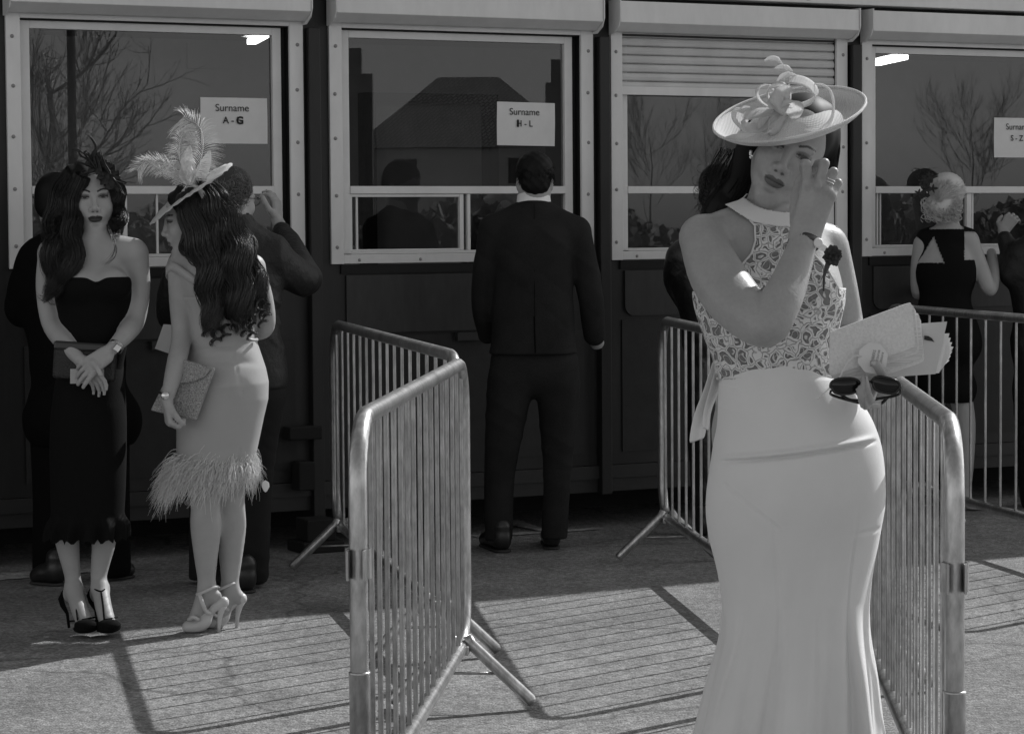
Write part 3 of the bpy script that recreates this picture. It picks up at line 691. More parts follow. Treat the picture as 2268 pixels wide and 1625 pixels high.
# ================================================================== woman in the pale dress, front right
def hero():
    Y0 = 5.5
    R = person_root(1752, 1990, Y0, 'woman in pale lace halter top, mermaid skirt and saucer hat, wiping her eye')
    P = lambda x, y, dY=0.0: W(x, y, Y0+dY)
    S = Sdf()
    # trunk
    S.ell(P(1700, 640, .0), (.157, .105, .165)); S.ell(P(1716, 770, .0), (.122, .09, .13), k=.06); S.ell(P(1745, 960, .02), (.165, .12, .16), k=.08)
    S.ell(P(1645, 648, -.08), (.062, .06, .06), k=.04); S.ell(P(1792, 655, -.05), (.066, .06, .062), k=.04)
    S.cap(P(1560, 520, -.07), P(1700, 500, .0), .040, .05, .04); S.cap(P(1822, 535, .06), P(1720, 500, .02), .040, .05, .04)
    S.cap(P(1718, 485, .03), P(1716, 430, .04), .052, .047, .035); S.cap(P(1722, 478, .05), P(1610, 512, -.02), .04, .034, .04)
    # raised right arm
    S.chain([P(1553, 528, -.08), P(1588, 610, -.15), P(1636, 676, -.22), P(1694, 722, -.27), P(1722, 680, -.26), P(1748, 625, -.23), P(1783, 528, -.18)], [.047, .058, .056, .044, .044, .0385, .0275], .02)
    # left arm, half behind the trunk
    S.chain([P(1834, 550, .07), P(1856, 640, .10), P(1873, 730, .12), P(1893, 800, .02), P(1940, 868, -.09)], [.046, .043, .041, .033, .022], .02)
    # head
    f = Fr(P(1757, 331, .0), (-.14, -1, -.10), (.47, 0, .88), .985)
    f.o = P(1741, 338, -.0)-f.y*.078*.985
    f.o[1] = Y0+.0; add_head(S, f); 
    S.cap(f.p(0, -.025, -.05), P(1716, 440, .04), .05, .047, .03)
    # hand at the eye: back of the hand to the camera, fingers bent towards the face
    wr = P(1783, 520, -.18)
    mc = [P(1789, 412, -.19), P(1811, 414, -.20), P(1829, 422, -.195), P(1839, 434, -.185)]
    pip = [P(1786, 364, -.205), P(1826, 362, -.20), P(1846, 381, -.19), P(1856, 405, -.175)]
    dip = [P(1781, 362, -.178), P(1812, 364, -.172), P(1833, 388, -.165), P(1846, 415, -.155)]
    tip = [P(1778, 376, -.155), P(1803, 378, -.150), P(1822, 400, -.145), P(1834, 424, -.14)]
    rr = [.0104, .0106, .0099, .0090]
    off = [-.018, -.006, .007, .017]
    for i in range(4):
        S.cap(wr+RT*off[i], mc[i], .0165, .0125, .012); S.cap(mc[i], pip[i], rr[i]*1.08, rr[i], .007); S.cap(pip[i], dip[i], rr[i], rr[i]*.88, .002); S.cap(dip[i], tip[i], rr[i]*.88, rr[i]*.78, .002)
    for i in range(3): S.ell((mc[i]+mc[i+1])/2+np.array([0, -.0125, .008]), (.0042, .004, .013), None, .008, 's')
    for i in range(4): S.ell(mc[i]+np.array([0, -.006, .002]), (.0085, .009, .009), None, .008)
    S.chain([P(1768, 492, -.17), P(1764, 448, -.15), P(1768, 415, -.135), P(1776, 392, -.13)], [.018, .0135, .0105, .009], .006)
    # left hand under the booklets
    lw = P(1946, 866, -.09)
    th = [P(1962, 848, -.12), P(1953, 826, -.155), P(1943, 810, -.172), P(1935, 803, -.174)]
    S.chain(th, [.0125, .0105, .0095, .008], .004)
    S.cap(lw, P(1936, 858, -.12), .021, .018, .01)
    S.chain([P(1934, 864, -.135), P(1926, 886, -.170), P(1919, 862, -.192), P(1914, 838, -.190)], [.0105, .010, .0092, .0082], .003)
    S.chain([P(1928, 874, -.130), P(1917, 898, -.165), P(1908, 882, -.192), P(1903, 862, -.192)], [.0100, .0094, .0088, .0078], .003)
    S.chain([P(1942, 872, -.105), P(1935, 893, -.130), P(1924, 896, -.150), P(1917, 886, -.155)], [.0098, .0090, .0082, .0075], .003)
    S.chain([P(1952, 872, -.09), P(1948, 890, -.11), P(1938, 897, -.13), P(1931, 893, -.14)], [.009, .0082, .0076, .007], .003)
    # lower body inside the skirt
    S.cap(P(1700, 1060, .0), P(1712, 1420, -.02), .085, .052, .04); S.cap(P(1795, 1060, .03), P(1790, 1420, .0), .085, .052, .04)
    S.chain([P(1712, 1420, -.02), P(1710, 1560, .0), P(1712, 1880, .0), P(1708, 1935, -.06)], [.052, .05, .03, .026], .02); S.chain([P(1790, 1420, 0), P(1792, 1560, .03), P(1796, 1880, .03), P(1798, 1935, -.03)], [.052, .05, .03, .026], .02)
    ft = face_tint(f, lips=.30, brow=.16, lash=.12, shadow=.38)
    def tint(V):
        t = ft(V); 
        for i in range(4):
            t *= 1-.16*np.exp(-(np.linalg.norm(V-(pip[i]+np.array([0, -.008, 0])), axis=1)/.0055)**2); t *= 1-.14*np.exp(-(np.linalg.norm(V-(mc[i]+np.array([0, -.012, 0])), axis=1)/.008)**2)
        n = P(1935, 803, -.183); t[np.linalg.norm(V-n, axis=1) < .0055] = 1.5
        return t
    fine = [(P(1650, 470)-np.array([0, .2, 0]), P(1830, 250)+np.array([0, .05, 0]), .0022), (P(1752, 540)-np.array([0, .25, 0])-0, P(1875, 345)+np.array([0, -.13, 0]), .0024), (P(1890, 915)-np.array([0, .22, 0]), P(1980, 790)+np.array([0, -.05, 0]), .0024)]
    fine[0] = (fine[0][0], np.array([P(1752, 250)[0], fine[0][1][1], fine[0][1][2]]), .0022)
    fine = []
    # one fine block holds head and raised hand together
    lo = P(1640, 545)-np.array([0, .27, 0]); hi = P(1880, 232)+np.array([0, .12, 0])
    lo2 = P(1888, 915)-np.array([0, .23, 0]); hi2 = P(1985, 790)+np.array([0, -.03, 0])
    S.build('body', .0065, M_skin, R, fine=[(lo, hi, .0024), (lo2, hi2, .0024)], tint=tint)
    # ---- halter top: the trunk again, 5 mm out, cut by the outline of the garment
    T = Sdf(); T.pr = [q for q in S.pr[:9]]; T.off = .005
    V, F = T.mesh(.0036)
    poly = [(1660, 486), (1672, 500), (1673, 534), (1664, 562), (1640, 590), (1560, 640), (1500, 655), (1500, 840), (1900, 840), (1900, 640), (1858, 640), (1835, 600), (1800, 560), (1775, 520), (1762, 486)]
    def inside(px, py):
        r = np.zeros(len(px), bool); n = len(poly)
        for i in range(n):
            x0, y0 = poly[i]; x1, y1 = poly[(i+1) % n]; c = ((y0 > py) != (y1 > py)) & (px < (x1-x0)*(py-y0)/(y1-y0+1e-9)+x0); r ^= c
        return r
    def topx(V):
        D = V-np.array([0, 0, CAM_H]); z = D@FW; return 1134+FPX*(D@RT)/z, 812.5-FPX*(D@UP)/z
    c = V[F].mean(1); px, py = topx(c); keep = inside(px, py) | ((c[:, 1] > Y0+.05) & (py > 500) & (py < 840)); F = F[keep]
    used = np.unique(F); mp = -np.ones(len(V), int); mp[used] = np.arange(len(used)); V = V[used]; F = mp[F]
    np_mesh('halter_top', V, F, lace_mat(), R, True)
    trim = MB(); body = T
    for seg in (poly[0:7], poly[9:15]):
        pts = [body.hit(P(x, y, -.3), P(x, y, .1)-P(x, y, -.3)) for x, y in [( (a[0]*(1-t)+b_[0]*t), (a[1]*(1-t)+b_[1]*t)) for a, b_ in zip(seg[:-1], seg[1:]) for t in (0, .33, .66)] if 1520 < x < 1875]
        pts = [p for p in pts if abs(body.at(p)) < .002]
        if len(pts) > 2: trim.tube(pts, .0022, 6)
    trim.build('top_edging', M_dress, R, smooth=True)
    # collar band round the neck: same cut, a little further out
    T2 = Sdf(); T2.pr = [q for q in S.pr[:9]]; T2.off = .0085
    V, F = T2.mesh(.0032); poly = [(1608, 452), (1630, 440), (1648, 437), (1664, 450), (1690, 462), (1722, 469), (1757, 470), (1800, 462), (1800, 500), (1757, 503), (1705, 499), (1667, 490), (1640, 474)]
    c = V[F].mean(1); px, py = topx(c); F = F[inside(px, py) | ((c[:, 1] > Y0+.03) & (py > 430) & (py < 480))]; used = np.unique(F); mp = -np.ones(len(V), int); mp[used] = np.arange(len(used)); V = V[used]; F = mp[F]
    o = np_mesh('collar_band', V, F, M_dress, R, True); sd = o.modifiers.new('solid', 'SOLIDIFY'); sd.thickness = .002
    # ---- skirt
    prof = [(806, 1600, 1836), (812, 1593, 1842), (822, 1591, 1846), (830, 1594, 1850), (870, 1591, 1888), (913, 1588, 1921), (965, 1581, 1945), (1006, 1576, 1955), (1060, 1567, 1960), (1110, 1562, 1962), (1157, 1565, 1955), (1192, 1571, 1948), (1262, 1590, 1934), (1337, 1600, 1925), (1413, 1594, 1925), (1494, 1571, 1936), (1613, 1546, 1943), (1760, 1505, 1968), (1960, 1462, 2006)]
    ys = np.linspace(806, 1960, 460); Lx = np.interp(ys, [p[0] for p in prof], [p[1] for p in prof]); Rx = np.interp(ys, [p[0] for p in prof], [p[2] for p in prof])
    for arr in (Lx, Rx):
        arr[14:-14] = np.convolve(arr, np.ones(25)/25, 'same')[14:-14]
    Dp = np.convolve(np.pad(np.interp(ys, [806, 900, 1080, 1300, 1960], [.092, .125, .150, .118, .24]), 30, mode='edge'), np.ones(61)/61, 'same')[30:-30]
    rings = []; n = 260
    for yv, l, r, dep in zip(ys, Lx, Rx, Dp):
        a0 = P(l, yv); a1 = P(r, yv); c = (a0+a1)/2; hw = (a1[0]-a0[0])/2
        g = np.clip((yv-1330)/300, 0, 1.6)
        ring = []
        for k in range(n):
            a = 2*math.pi*k/n; x = math.cos(a); y = math.sin(a)
            # godets open out below the knee
            fold = g*.030*math.sin(7*a+.8+.5*math.sin(2*a))+g*.008*math.sin(17*a)
            wr_ = 0.0
            if y < 0:
                # horizontal pull crease across the hips, soft pulls at the waist
                yc = 1012-(x+1)*.5*36
                wr_ += -.013*math.exp(-((yv-yc)/4.0)**2)*np.clip(1-(x/.95)**8, 0, 1)+.010*math.exp(-((yv-yc+9)/6.0)**2)*np.clip(1-(x/.95)**8, 0, 1)
                wr_ += .0018*math.sin(yv*.045+x*4)*math.exp(-((yv-880)/60.0)**2)
                wr_ += .0014*math.sin(yv*.06+x*9+1)*math.exp(-((yv-1190)/90.0)**2)*abs(x)
                wr_ += -.004*math.exp(-((yv-(1185-18*x))/4.5)**2)*math.exp(-((x-.80)/.16)**2)-.0035*math.exp(-((yv-(1200-30*x))/4.0)**2)*math.exp(-((x-.86)/.1)**2)
                wr_ += -.003*math.exp(-((yv-(1095+160*(x+.62)))/5.0)**2)*(-.85 < x < -.25)
                wr_ += .0012*math.sin(yv*.021+5*x)*math.sin(7*x+yv*.013)+.0010*math.sin(x*23+yv*.03)*math.exp(-((yv-1300)/120.0)**2)
                wr_ += -.0025*math.exp(-((yv-(850+30*(x+1)))/5.0)**2)*math.exp(-((x+.85)/.18)**2)-.0025*math.exp(-((yv-(905+10*x))/5.0)**2)*math.exp(-((x+.9)/.15)**2)
                for sx, dr, am in ((-.30, -.05, .020), (.62, .03, .030), (-.74, -.08, .022), (.18, .02, .014), (.86, .02, .022)):
                    wr_ -= g*am*math.exp(-((x-sx-dr*g)/(.035+.03*g))**2); wr_ += g*am*.6*math.exp(-((x-sx-dr*g-.11)/(.06+.02*g))**2)
                # panel seams
                for sx, y0, y1 in ((-.30+.0, 1080, 2000), (.62, 1100, 2000)):
                    wr_ -= np.clip((yv-y0)/120, 0, 1)*.0035*math.exp(-((x-sx)/.012)**2)
            s_ = 1+(fold-wr_*-1)/.15*.0
            rad = np.array([x*(hw+fold*.5), y*(dep+fold)+wr_*1.0*(1 if y < 0 else 0), 0]); rad[1] -= wr_*2 if y < 0 else 0
            top = -.010*(yv < 812)
            q = c+rad; q[2] += .006*x*(1-(yv-806)/1200) ; ring.append(q)
        rings.append(np.array(ring))
    V, F = loft(rings); np_mesh('skirt', V, F, M_dress, R)
    wb = MB()
    for seg in ([(a, 826) for a in np.linspace(0, 2*math.pi, 60)],):
        pts = []
        for a, yv in seg:
            l, r = np.interp(yv, ys, Lx), np.interp(yv, ys, Rx); a0 = P(l, yv); a1 = P(r, yv); c = (a0+a1)/2; hw = (a1[0]-a0[0])/2
            pts.append(c+np.array([math.cos(a)*(hw+.001), math.sin(a)*.098, .006*math.cos(a)]))
        wb.tube(pts, .0028, 6, caps=False)
    wb.build('waist_seam', M_dress, R, smooth=True)
    # sash tail at her side
    def cloth(poly_l, poly_r, dy, name):
        V = []; m = len(poly_l)
        for i, (a, b_) in enumerate(zip(poly_l, poly_r)):
            for j in range(7):
                t = j/6; x = a[0]*(1-t)+b_[0]*t; y = a[1]*(1-t)+b_[1]*t; V.append(P(x, y, dy+.02*math.sin(t*3.0+i*.25)-.008*math.sin(t*6)))
        F = [[i*7+j, i*7+j+1, (i+1)*7+j+1, (i+1)*7+j] for i in range(m-1) for j in range(6)]
        o = np_mesh(name, V, F, M_dress, R); sd = o.modifiers.new('solid', 'SOLIDIFY'); sd.thickness = .0018; sb = o.modifiers.new('sub', 'SUBSURF'); sb.levels = sb.render_levels = 1
    cloth([(1580, 790), (1560, 861), (1540, 905), (1531, 940), (1525, 984)], [(1600, 815), (1591, 850), (1577, 905), (1566, 945), (1562, 971)], .05, 'sash_tail')
    cloth([(1588, 800), (1575, 850), (1562, 890), (1556, 925), (1556, 948)], [(1604, 822), (1597, 860), (1584, 890), (1574, 913), (1572, 957)], .03, 'sash_tail')
    # ---- hair
    H = Sdf(); c = f.sc
    H.ell(f.p(0, -.022, .042), np.array((.080, .095, .085))*c, f.A, .01)
    H.chain([P(1668, 300, .02), P(1655, 350, .05), P(1640, 400, .09), P(1614, 440, .11), P(1592, 472, .10), P(1575, 560, .12)], [.03, .030, .034, .040, .038, .035], .02)
    H.chain([P(1825, 262, .01), P(1838, 310, .02), P(1837, 360, .03), P(1822, 410, .06), P(1806, 470, .1)], [.028, .022, .020, .022, .022], .02)
    H.chain([P(1740, 300, .09), P(1720, 400, .10), P(1715, 520, .14)], [.07, .06, .05], .03)
    # keep the face clear of the hair
    H.ell(f.p(0, .075, -.02), np.array((.058, .055, .085))*c, f.A, .01, 's')
    hb = H.build('hair', .005, M_hair, R)
    st = Strands()
    st.lock([P(1690, 270, .03), P(1658, 345, .06), P(1640, 400, .09), P(1614, 440, .11), P(1590, 475, .10), P(1578, 560, .12)], [.03, .034, .037, .042, .040, .036], 170, r=.0012, wave=.002)
    st.lock([P(1810, 250, .01), P(1838, 310, .02), P(1837, 360, .03), P(1822, 410, .06), P(1806, 470, .1)], [.03, .024, .022, .022, .02], 90, r=.001, wave=.001)
    for _ in range(60):
        a = RNG.uniform(1575, 1650); st.free([P(a+20, 330, .07), P(a-6+RNG.normal(0, 8), 385, .08), P(a-22+RNG.normal(0, 10), 440, .09), P(a-38+RNG.normal(0, 12), 470+RNG.normal(0, 8), .08)], .0006)
    st.build('hair_strands', M_hair, hb)
    # earring
    e = MB()
    for i in range(5): e.lathe([(0, -.0038), (.003, -.002), (.0038, .001), (.002, .0035), (0, .004)], P(1665+random.uniform(-3, 3), 336+i*3.2, -.035), np.eye(3), 8)
    e.build('earring', mat('silver', .8, .2, metal=1), R, smooth=True)
    # wristband and rings
    def ring_at(c, ax, ra, rb, w, th, name, m, tilt=0):
        ax = unit(ax); x = unit(np.cross(ax, (0, 1, 0))); y = np.cross(ax, x); rs = []
        for rr_, hh in ((1, -w), (1, w), (1+th, w), (1+th, -w), (1, -w)):
            rs.append(np.array([c+x*ra*rr_*math.cos(a)+y*rb*rr_*math.sin(a)+ax*(hh+tilt*math.cos(a)) for a in np.linspace(0, 2*math.pi, 37)[:-1]]))
        V, F = loft(rs); return np_mesh(name, V, F, m, R)
    fa = unit(P(1783, 528, -.18)-P(1748, 625, -.23))
    ring_at(P(1781, 536, -.18), fa, .0315, .0305, .0065, .05, 'wristband', mat('dark_wristband', .05, .4, var=.3, vscale=200), -.004)
    cl = MB(); cl.lathe([(0, .004), (.009, .004), (.0105, .001), (.0105, -.002), (0, -.003)], P(1812, 538, -.206), (RT, UP, -FW), 14); cl.box(P(1818, 546, -.207), (.011, .006, .0012), (unit(RT*.85-UP*.5), unit(RT*.5+UP*.85), -FW)); cl.build('wristband_clasp', M_white, R, smooth=False)
    fd = unit(pip[2]-mc[2])
    for t, r_ in ((.42, .0107), (.56, .0105)): ring_at(mc[2]*(1-t)+pip[2]*t, fd, r_, r_, .0011, .1, 'ring', MATS['silver'])
    # carnation buttonhole
    ax = (RT, UP, -FW); fl = MB(); c0 = P(1843, 566, -.13)
    for k, (r_, l_) in enumerate(((.024, .25), (.021, .6), (.016, 1.0), (.011, 1.5))): petals(fl, c0+np.array([0, -.004*k, 0]), r_, 11-k, ax, l_, .75, .3)
    fl.build('carnation', mat('dark_petal', .035, .5), R, smooth=True)
    sm = MB(); sm.tube([P(1838, 572, -.12), P(1832, 590, -.125), P(1825, 612, -.128), P(1824, 645, -.128)], [.0065, .0055, .003, .0018], 8); sm.build('carnation_stem', mat('stem', .06, .6), R, smooth=True)
    hat(R, P, f)
M_dress = mat('ivory_crepe', .71, .6, bump=.0005, bscale=420, var=.03, vscale=5, sheen=.25, spec=.25)
def lace_mat():
    m = bpy.data.materials.new('guipure_lace'); m.use_nodes = True; n = m.node_tree.nodes; L = m.node_tree.links; p = n['Principled BSDF']; p.inputs['Roughness'].default_value = .7; p.inputs['Specular IOR Level'].default_value = .2
    tc = n.new('ShaderNodeTexCoord'); nz = n.new('ShaderNodeTexNoise'); nz.inputs['Scale'].default_value = 16; nz.inputs['Detail'].default_value = 1.5
    nz2 = n.new('ShaderNodeTexNoise'); nz2.inputs['Scale'].default_value = 46; nz2.inputs['Detail'].default_value = 1; L.new(tc.outputs['Object'], nz2.inputs['Vector'])
    L.new(tc.outputs['Object'], nz.inputs['Vector']); v2 = n.new('ShaderNodeVectorMath'); v2.operation = 'SCALE'; v2.inputs['Scale'].default_value = .022; L.new(nz2.outputs['Color'], v2.inputs[0]); v = n.new('ShaderNodeVectorMath'); v.operation = 'SCALE'; v.inputs['Scale'].default_value = .022; L.new(nz.outputs['Color'], v.inputs[0])
    a = n.new('ShaderNodeVectorMath'); a.operation = 'ADD'; L.new(tc.outputs['Object'], a.inputs[0]); a2 = n.new('ShaderNodeVectorMath'); a2.operation = 'ADD'; L.new(v.outputs[0], a2.inputs[0]); L.new(v2.outputs[0], a2.inputs[1]); L.new(a2.outputs[0], a.inputs[1])
    def vor(sc, f='DISTANCE_TO_EDGE'):
        t = n.new('ShaderNodeTexVoronoi'); t.feature = f; t.inputs['Scale'].default_value = sc; L.new(a.outputs[0], t.inputs['Vector']); return t.outputs['Distance']
    def rng(src, a0, a1, b0, b1):
        r = n.new('ShaderNodeMapRange'); r.interpolation_type = 'SMOOTHSTEP'; r.inputs[1].default_value = a0; r.inputs[2].default_value = a1; r.inputs[3].default_value = b0; r.inputs[4].default_value = b1; L.new(src, r.inputs[0]); return r.outputs[0]
    def mth(op, x, y):
        q = n.new('ShaderNodeMath'); q.operation = op
        for i, s in enumerate((x, y)):
            if isinstance(s, float): q.inputs[i].default_value = s
            else: L.new(s, q.inputs[i])
        return q.outputs[0]
    e = vor(38); cord = rng(e, .13, .20, 1, 0); groove = rng(e, .0, .03, 1, 0)     # cords with a thin split along them
    e2 = vor(38, 'F1'); inner = mth('MULTIPLY', rng(e2, .24, .30, 0, 1), rng(e2, .34, .40, 1, 0))
    h = mth('MAXIMUM', cord, mth('MULTIPLY', inner, .8)); col = mth('ADD', mth('MULTIPLY', h, .52), .20); col = mth('SUBTRACT', col, mth('MULTIPLY', groove, .22))
    cb = n.new('ShaderNodeCombineColor'); [L.new(col, cb.inputs[i]) for i in range(3)]; L.new(cb.outputs[0], p.inputs['Base Color'])
    b = n.new('ShaderNodeBump'); b.inputs['Distance'].default_value = .006; b.inputs['Strength'].default_value = 1; hh = mth('SUBTRACT', h, mth('MULTIPLY', groove, .5)); L.new(hh, b.inputs['Height']); L.new(b.outputs[0], p.inputs['Normal'])
    return m
def sinamay(thin=.2):
    m = bpy.data.materials.new('woven_sinamay'); m.use_nodes = True; n = m.node_tree.nodes; L = m.node_tree.links; p = n['Principled BSDF']; p.inputs['Roughness'].default_value = .6
    p.inputs['Base Color'].default_value = (.74, .74, .74, 1); p.inputs['Specular IOR Level'].default_value = .3
    tc = n.new('ShaderNodeTexCoord'); hs = None
    for d in ('X', 'Y'):
        w = n.new('ShaderNodeTexWave'); w.bands_direction = d; w.inputs['Scale'].default_value = 95; w.inputs['Distortion'].default_value = 1.2; w.inputs['Detail'].default_value = 2; L.new(tc.outputs['Object'], w.inputs['Vector'])
        if hs is None: hs = w.outputs['Fac']
        else:
            q = n.new('ShaderNodeMath'); q.operation = 'MULTIPLY'; L.new(hs, q.inputs[0]); L.new(w.outputs['Fac'], q.inputs[1]); hs = q.outputs[0]
    b = n.new('ShaderNodeBump'); b.inputs['Distance'].default_value = .0016; L.new(hs, b.inputs['Height']); L.new(b.outputs[0], p.inputs['Normal'])
    r = n.new('ShaderNodeMapRange'); r.inputs[3].default_value = .72; r.inputs[4].default_value = .88; L.new(hs, r.inputs[0]); cb = n.new('ShaderNodeCombineColor'); [L.new(r.outputs[0], cb.inputs[i]) for i in range(3)]; L.new(cb.outputs[0], p.inputs['Base Color'])
    t = n.new('ShaderNodeBsdfTranslucent'); t.inputs[0].default_value = (.9, .9, .9, 1); mx = n.new('ShaderNodeMixShader'); mx.inputs[0].default_value = thin; o = n['Material Output']
    L.new(p.outputs[0], mx.inputs[1]); L.new(t.outputs[0], mx.inputs[2]); L.new(mx.outputs[0], o.inputs[0]); return m
M_sin = sinamay(); M_bow = sinamay(.6)
def hat(R, P, f):
    c = P(1750, 262, -.015); ax = unit((.979, -.04, .2)); nn = unit(np.array((-.19, -.33, .92))); nn = unit(nn-ax*(nn@ax)); ay = np.cross(nn, ax)
    mb = MB(); pr = [(0, .036), (.03, .034), (.055, .029), (.075, .020), (.090, .009), (.102, .001), (.115, -.003), (.13, -.001), (.145, .005), (.156, .012), (.1635, .020)]
    N = 64; V = []
    for r, h in pr:
        for k in range(N):
            a = 2*math.pi*k/N; V.append(c+ax*r*math.cos(a)+ay*r*math.sin(a)+nn*(h-.012))
    F = [[i*N+k, i*N+(k+1) % N, (i+1)*N+(k+1) % N, (i+1)*N+k] for i in range(len(pr)-1) for k in range(N)]
    hb = np_mesh('hat', V, F, M_sin, R); sd = hb.modifiers.new('solid', 'SOLIDIFY'); sd.thickness = .002
    e = MB(); e.tube([c+ax*.1635*math.cos(a)+ay*.1635*math.sin(a)+nn*.010 for a in np.linspace(0, 2*math.pi, 73)], .0035, 8, caps=False); e.build('hat_rim', M_sin, hb, smooth=True)
    def K(x, y, d=0.0): return P(1542.2+x*.2512, 90.7+y*.2512, d)
    def ribbon(pts, w, name='bow_loop', dirn=None, m=None):
        C = resample(pts, 34); T = np.gradient(C, axis=0); T /= np.linalg.norm(T, axis=1, keepdims=True); d = np.array((0.12, 1, .25) if dirn is None else dirn); Wv = d-T*(T@d)[:, None]; Wv /= np.linalg.norm(Wv, axis=1, keepdims=True)
        ww = np.interp(np.linspace(0, 1, 34), np.linspace(0, 1, len(w)), w); q = MB(); V = []
        for i in range(34):
            for s in (-1, -.5, 0, .5, 1): V.append(C[i]+Wv[i]*ww[i]*s)
        q.add(V, [[5*i+j, 5*i+j+1, 5*i+5+j+1, 5*i+5+j] for i in range(33) for j in range(4)]); o = q.build(name, m or M_bow, hb, smooth=True); s_ = o.modifiers.new('solid', 'SOLIDIFY'); s_.thickness = .0016; return o
    # broad loops of the bow
    ribbon([K(780, 600, -.06), K(800, 430, -.07), K(830, 345, -.075), K(930, 350, -.08), K(1020, 400, -.08), K(1060, 480, -.08), K(1000, 545, -.075), K(880, 585, -.065), K(800, 610, -.06)], [.01, .02, .024, .024, .022, .02, .016, .012], dirn=(.3, 1, .5))
    ribbon([K(790, 600, -.065), K(690, 560, -.08), K(630, 500, -.085), K(640, 420, -.085), K(720, 385, -.085), K(790, 400, -.08), K(830, 470, -.075), K(830, 560, -.065)], [.01, .014, .018, .02, .02, .016, .012], dirn=(.2, 1, .3))
    ribbon([K(760, 620, -.065), K(650, 590, -.06), K(560, 530, -.055), K(530, 450, -.05), K(570, 395, -.05), K(650, 385, -.05), K(680, 440, -.055)], [.006, .008, .009, .009, .008, .006], dirn=(.5, 1, 0))
    ribbon([K(760, 625, -.07), K(640, 625, -.085), K(500, 640, -.09), K(420, 690, -.09), K(450, 750, -.095), K(540, 770, -.1), K(640, 720, -.095), K(740, 650, -.08)], [.01, .016, .02, .02, .018, .016, .01], dirn=(.1, .9, .6))
    ribbon([K(770, 620, -.075), K(720, 680, -.09), K(680, 760, -.1), K(620, 800, -.105), K(585, 770, -.1), K(610, 700, -.095), K(700, 640, -.08)], [.01, .016, .018, .016, .014, .01], dirn=(.8, .5, .2))
    ribbon([K(700, 640, -.075), K(720, 560, -.1), K(770, 490, -.105), K(830, 530, -.1), K(860, 600, -.09), K(800, 650, -.08)], [.018, .022, .024, .022, .018], 'bow_knot', dirn=(.7, .2, -.7))
    # slender quills
    ribbon([K(1000, 378, -.06), K(1110, 385, -.075), K(1185, 450, -.085), K(1212, 560, -.09), K(1195, 680, -.1), K(1130, 760, -.11), K(1040, 795, -.115), K(945, 785, -.115)], [.001, .003, .0035, .003, .003, .004, .006, .002], 'quill', dirn=(.9, .4, .4))
    ribbon([K(470, 582, -.06), K(400, 585, -.07), K(340, 620, -.08), K(335, 680, -.09), K(370, 735, -.1), K(440, 790, -.105), K(560, 770, -.1)], [.001, .004, .0055, .005, .004, .003, .001], 'quill', dirn=(.9, .4, .3))
    ribbon([K(230, 858, -.12), K(330, 845, -.12), K(430, 835, -.12), K(520, 815, -.115), K(580, 780, -.11)], [.001, .006, .006, .003, .001], 'quill', dirn=(0, .5, .9))
    for pts, w in (([K(597, 178, -.06), K(640, 158, -.06), K(700, 160, -.06), K(765, 205, -.06)], (.0015, .0062, .007, .0005)), ([K(686, 243, -.06), K(740, 232, -.06), K(800, 240, -.06), K(848, 270, -.06)], (.001, .0062, .0068, .002)), ([K(708, 358, -.06), K(750, 318, -.06), K(810, 296, -.06), K(882, 300, -.06)], (.001, .0065, .0068, .001))):
        ribbon(pts, w, 'curled_quill', dirn=(.1, .38, .92))
    st = MB(); st.tube([K(775, 380, -.06), K(775, 320, -.06), K(845, 268, -.06), K(775, 262, -.06), K(765, 205, -.06)], .0005, 5); st.build('quill_wire', M_sin, hb)
hero()
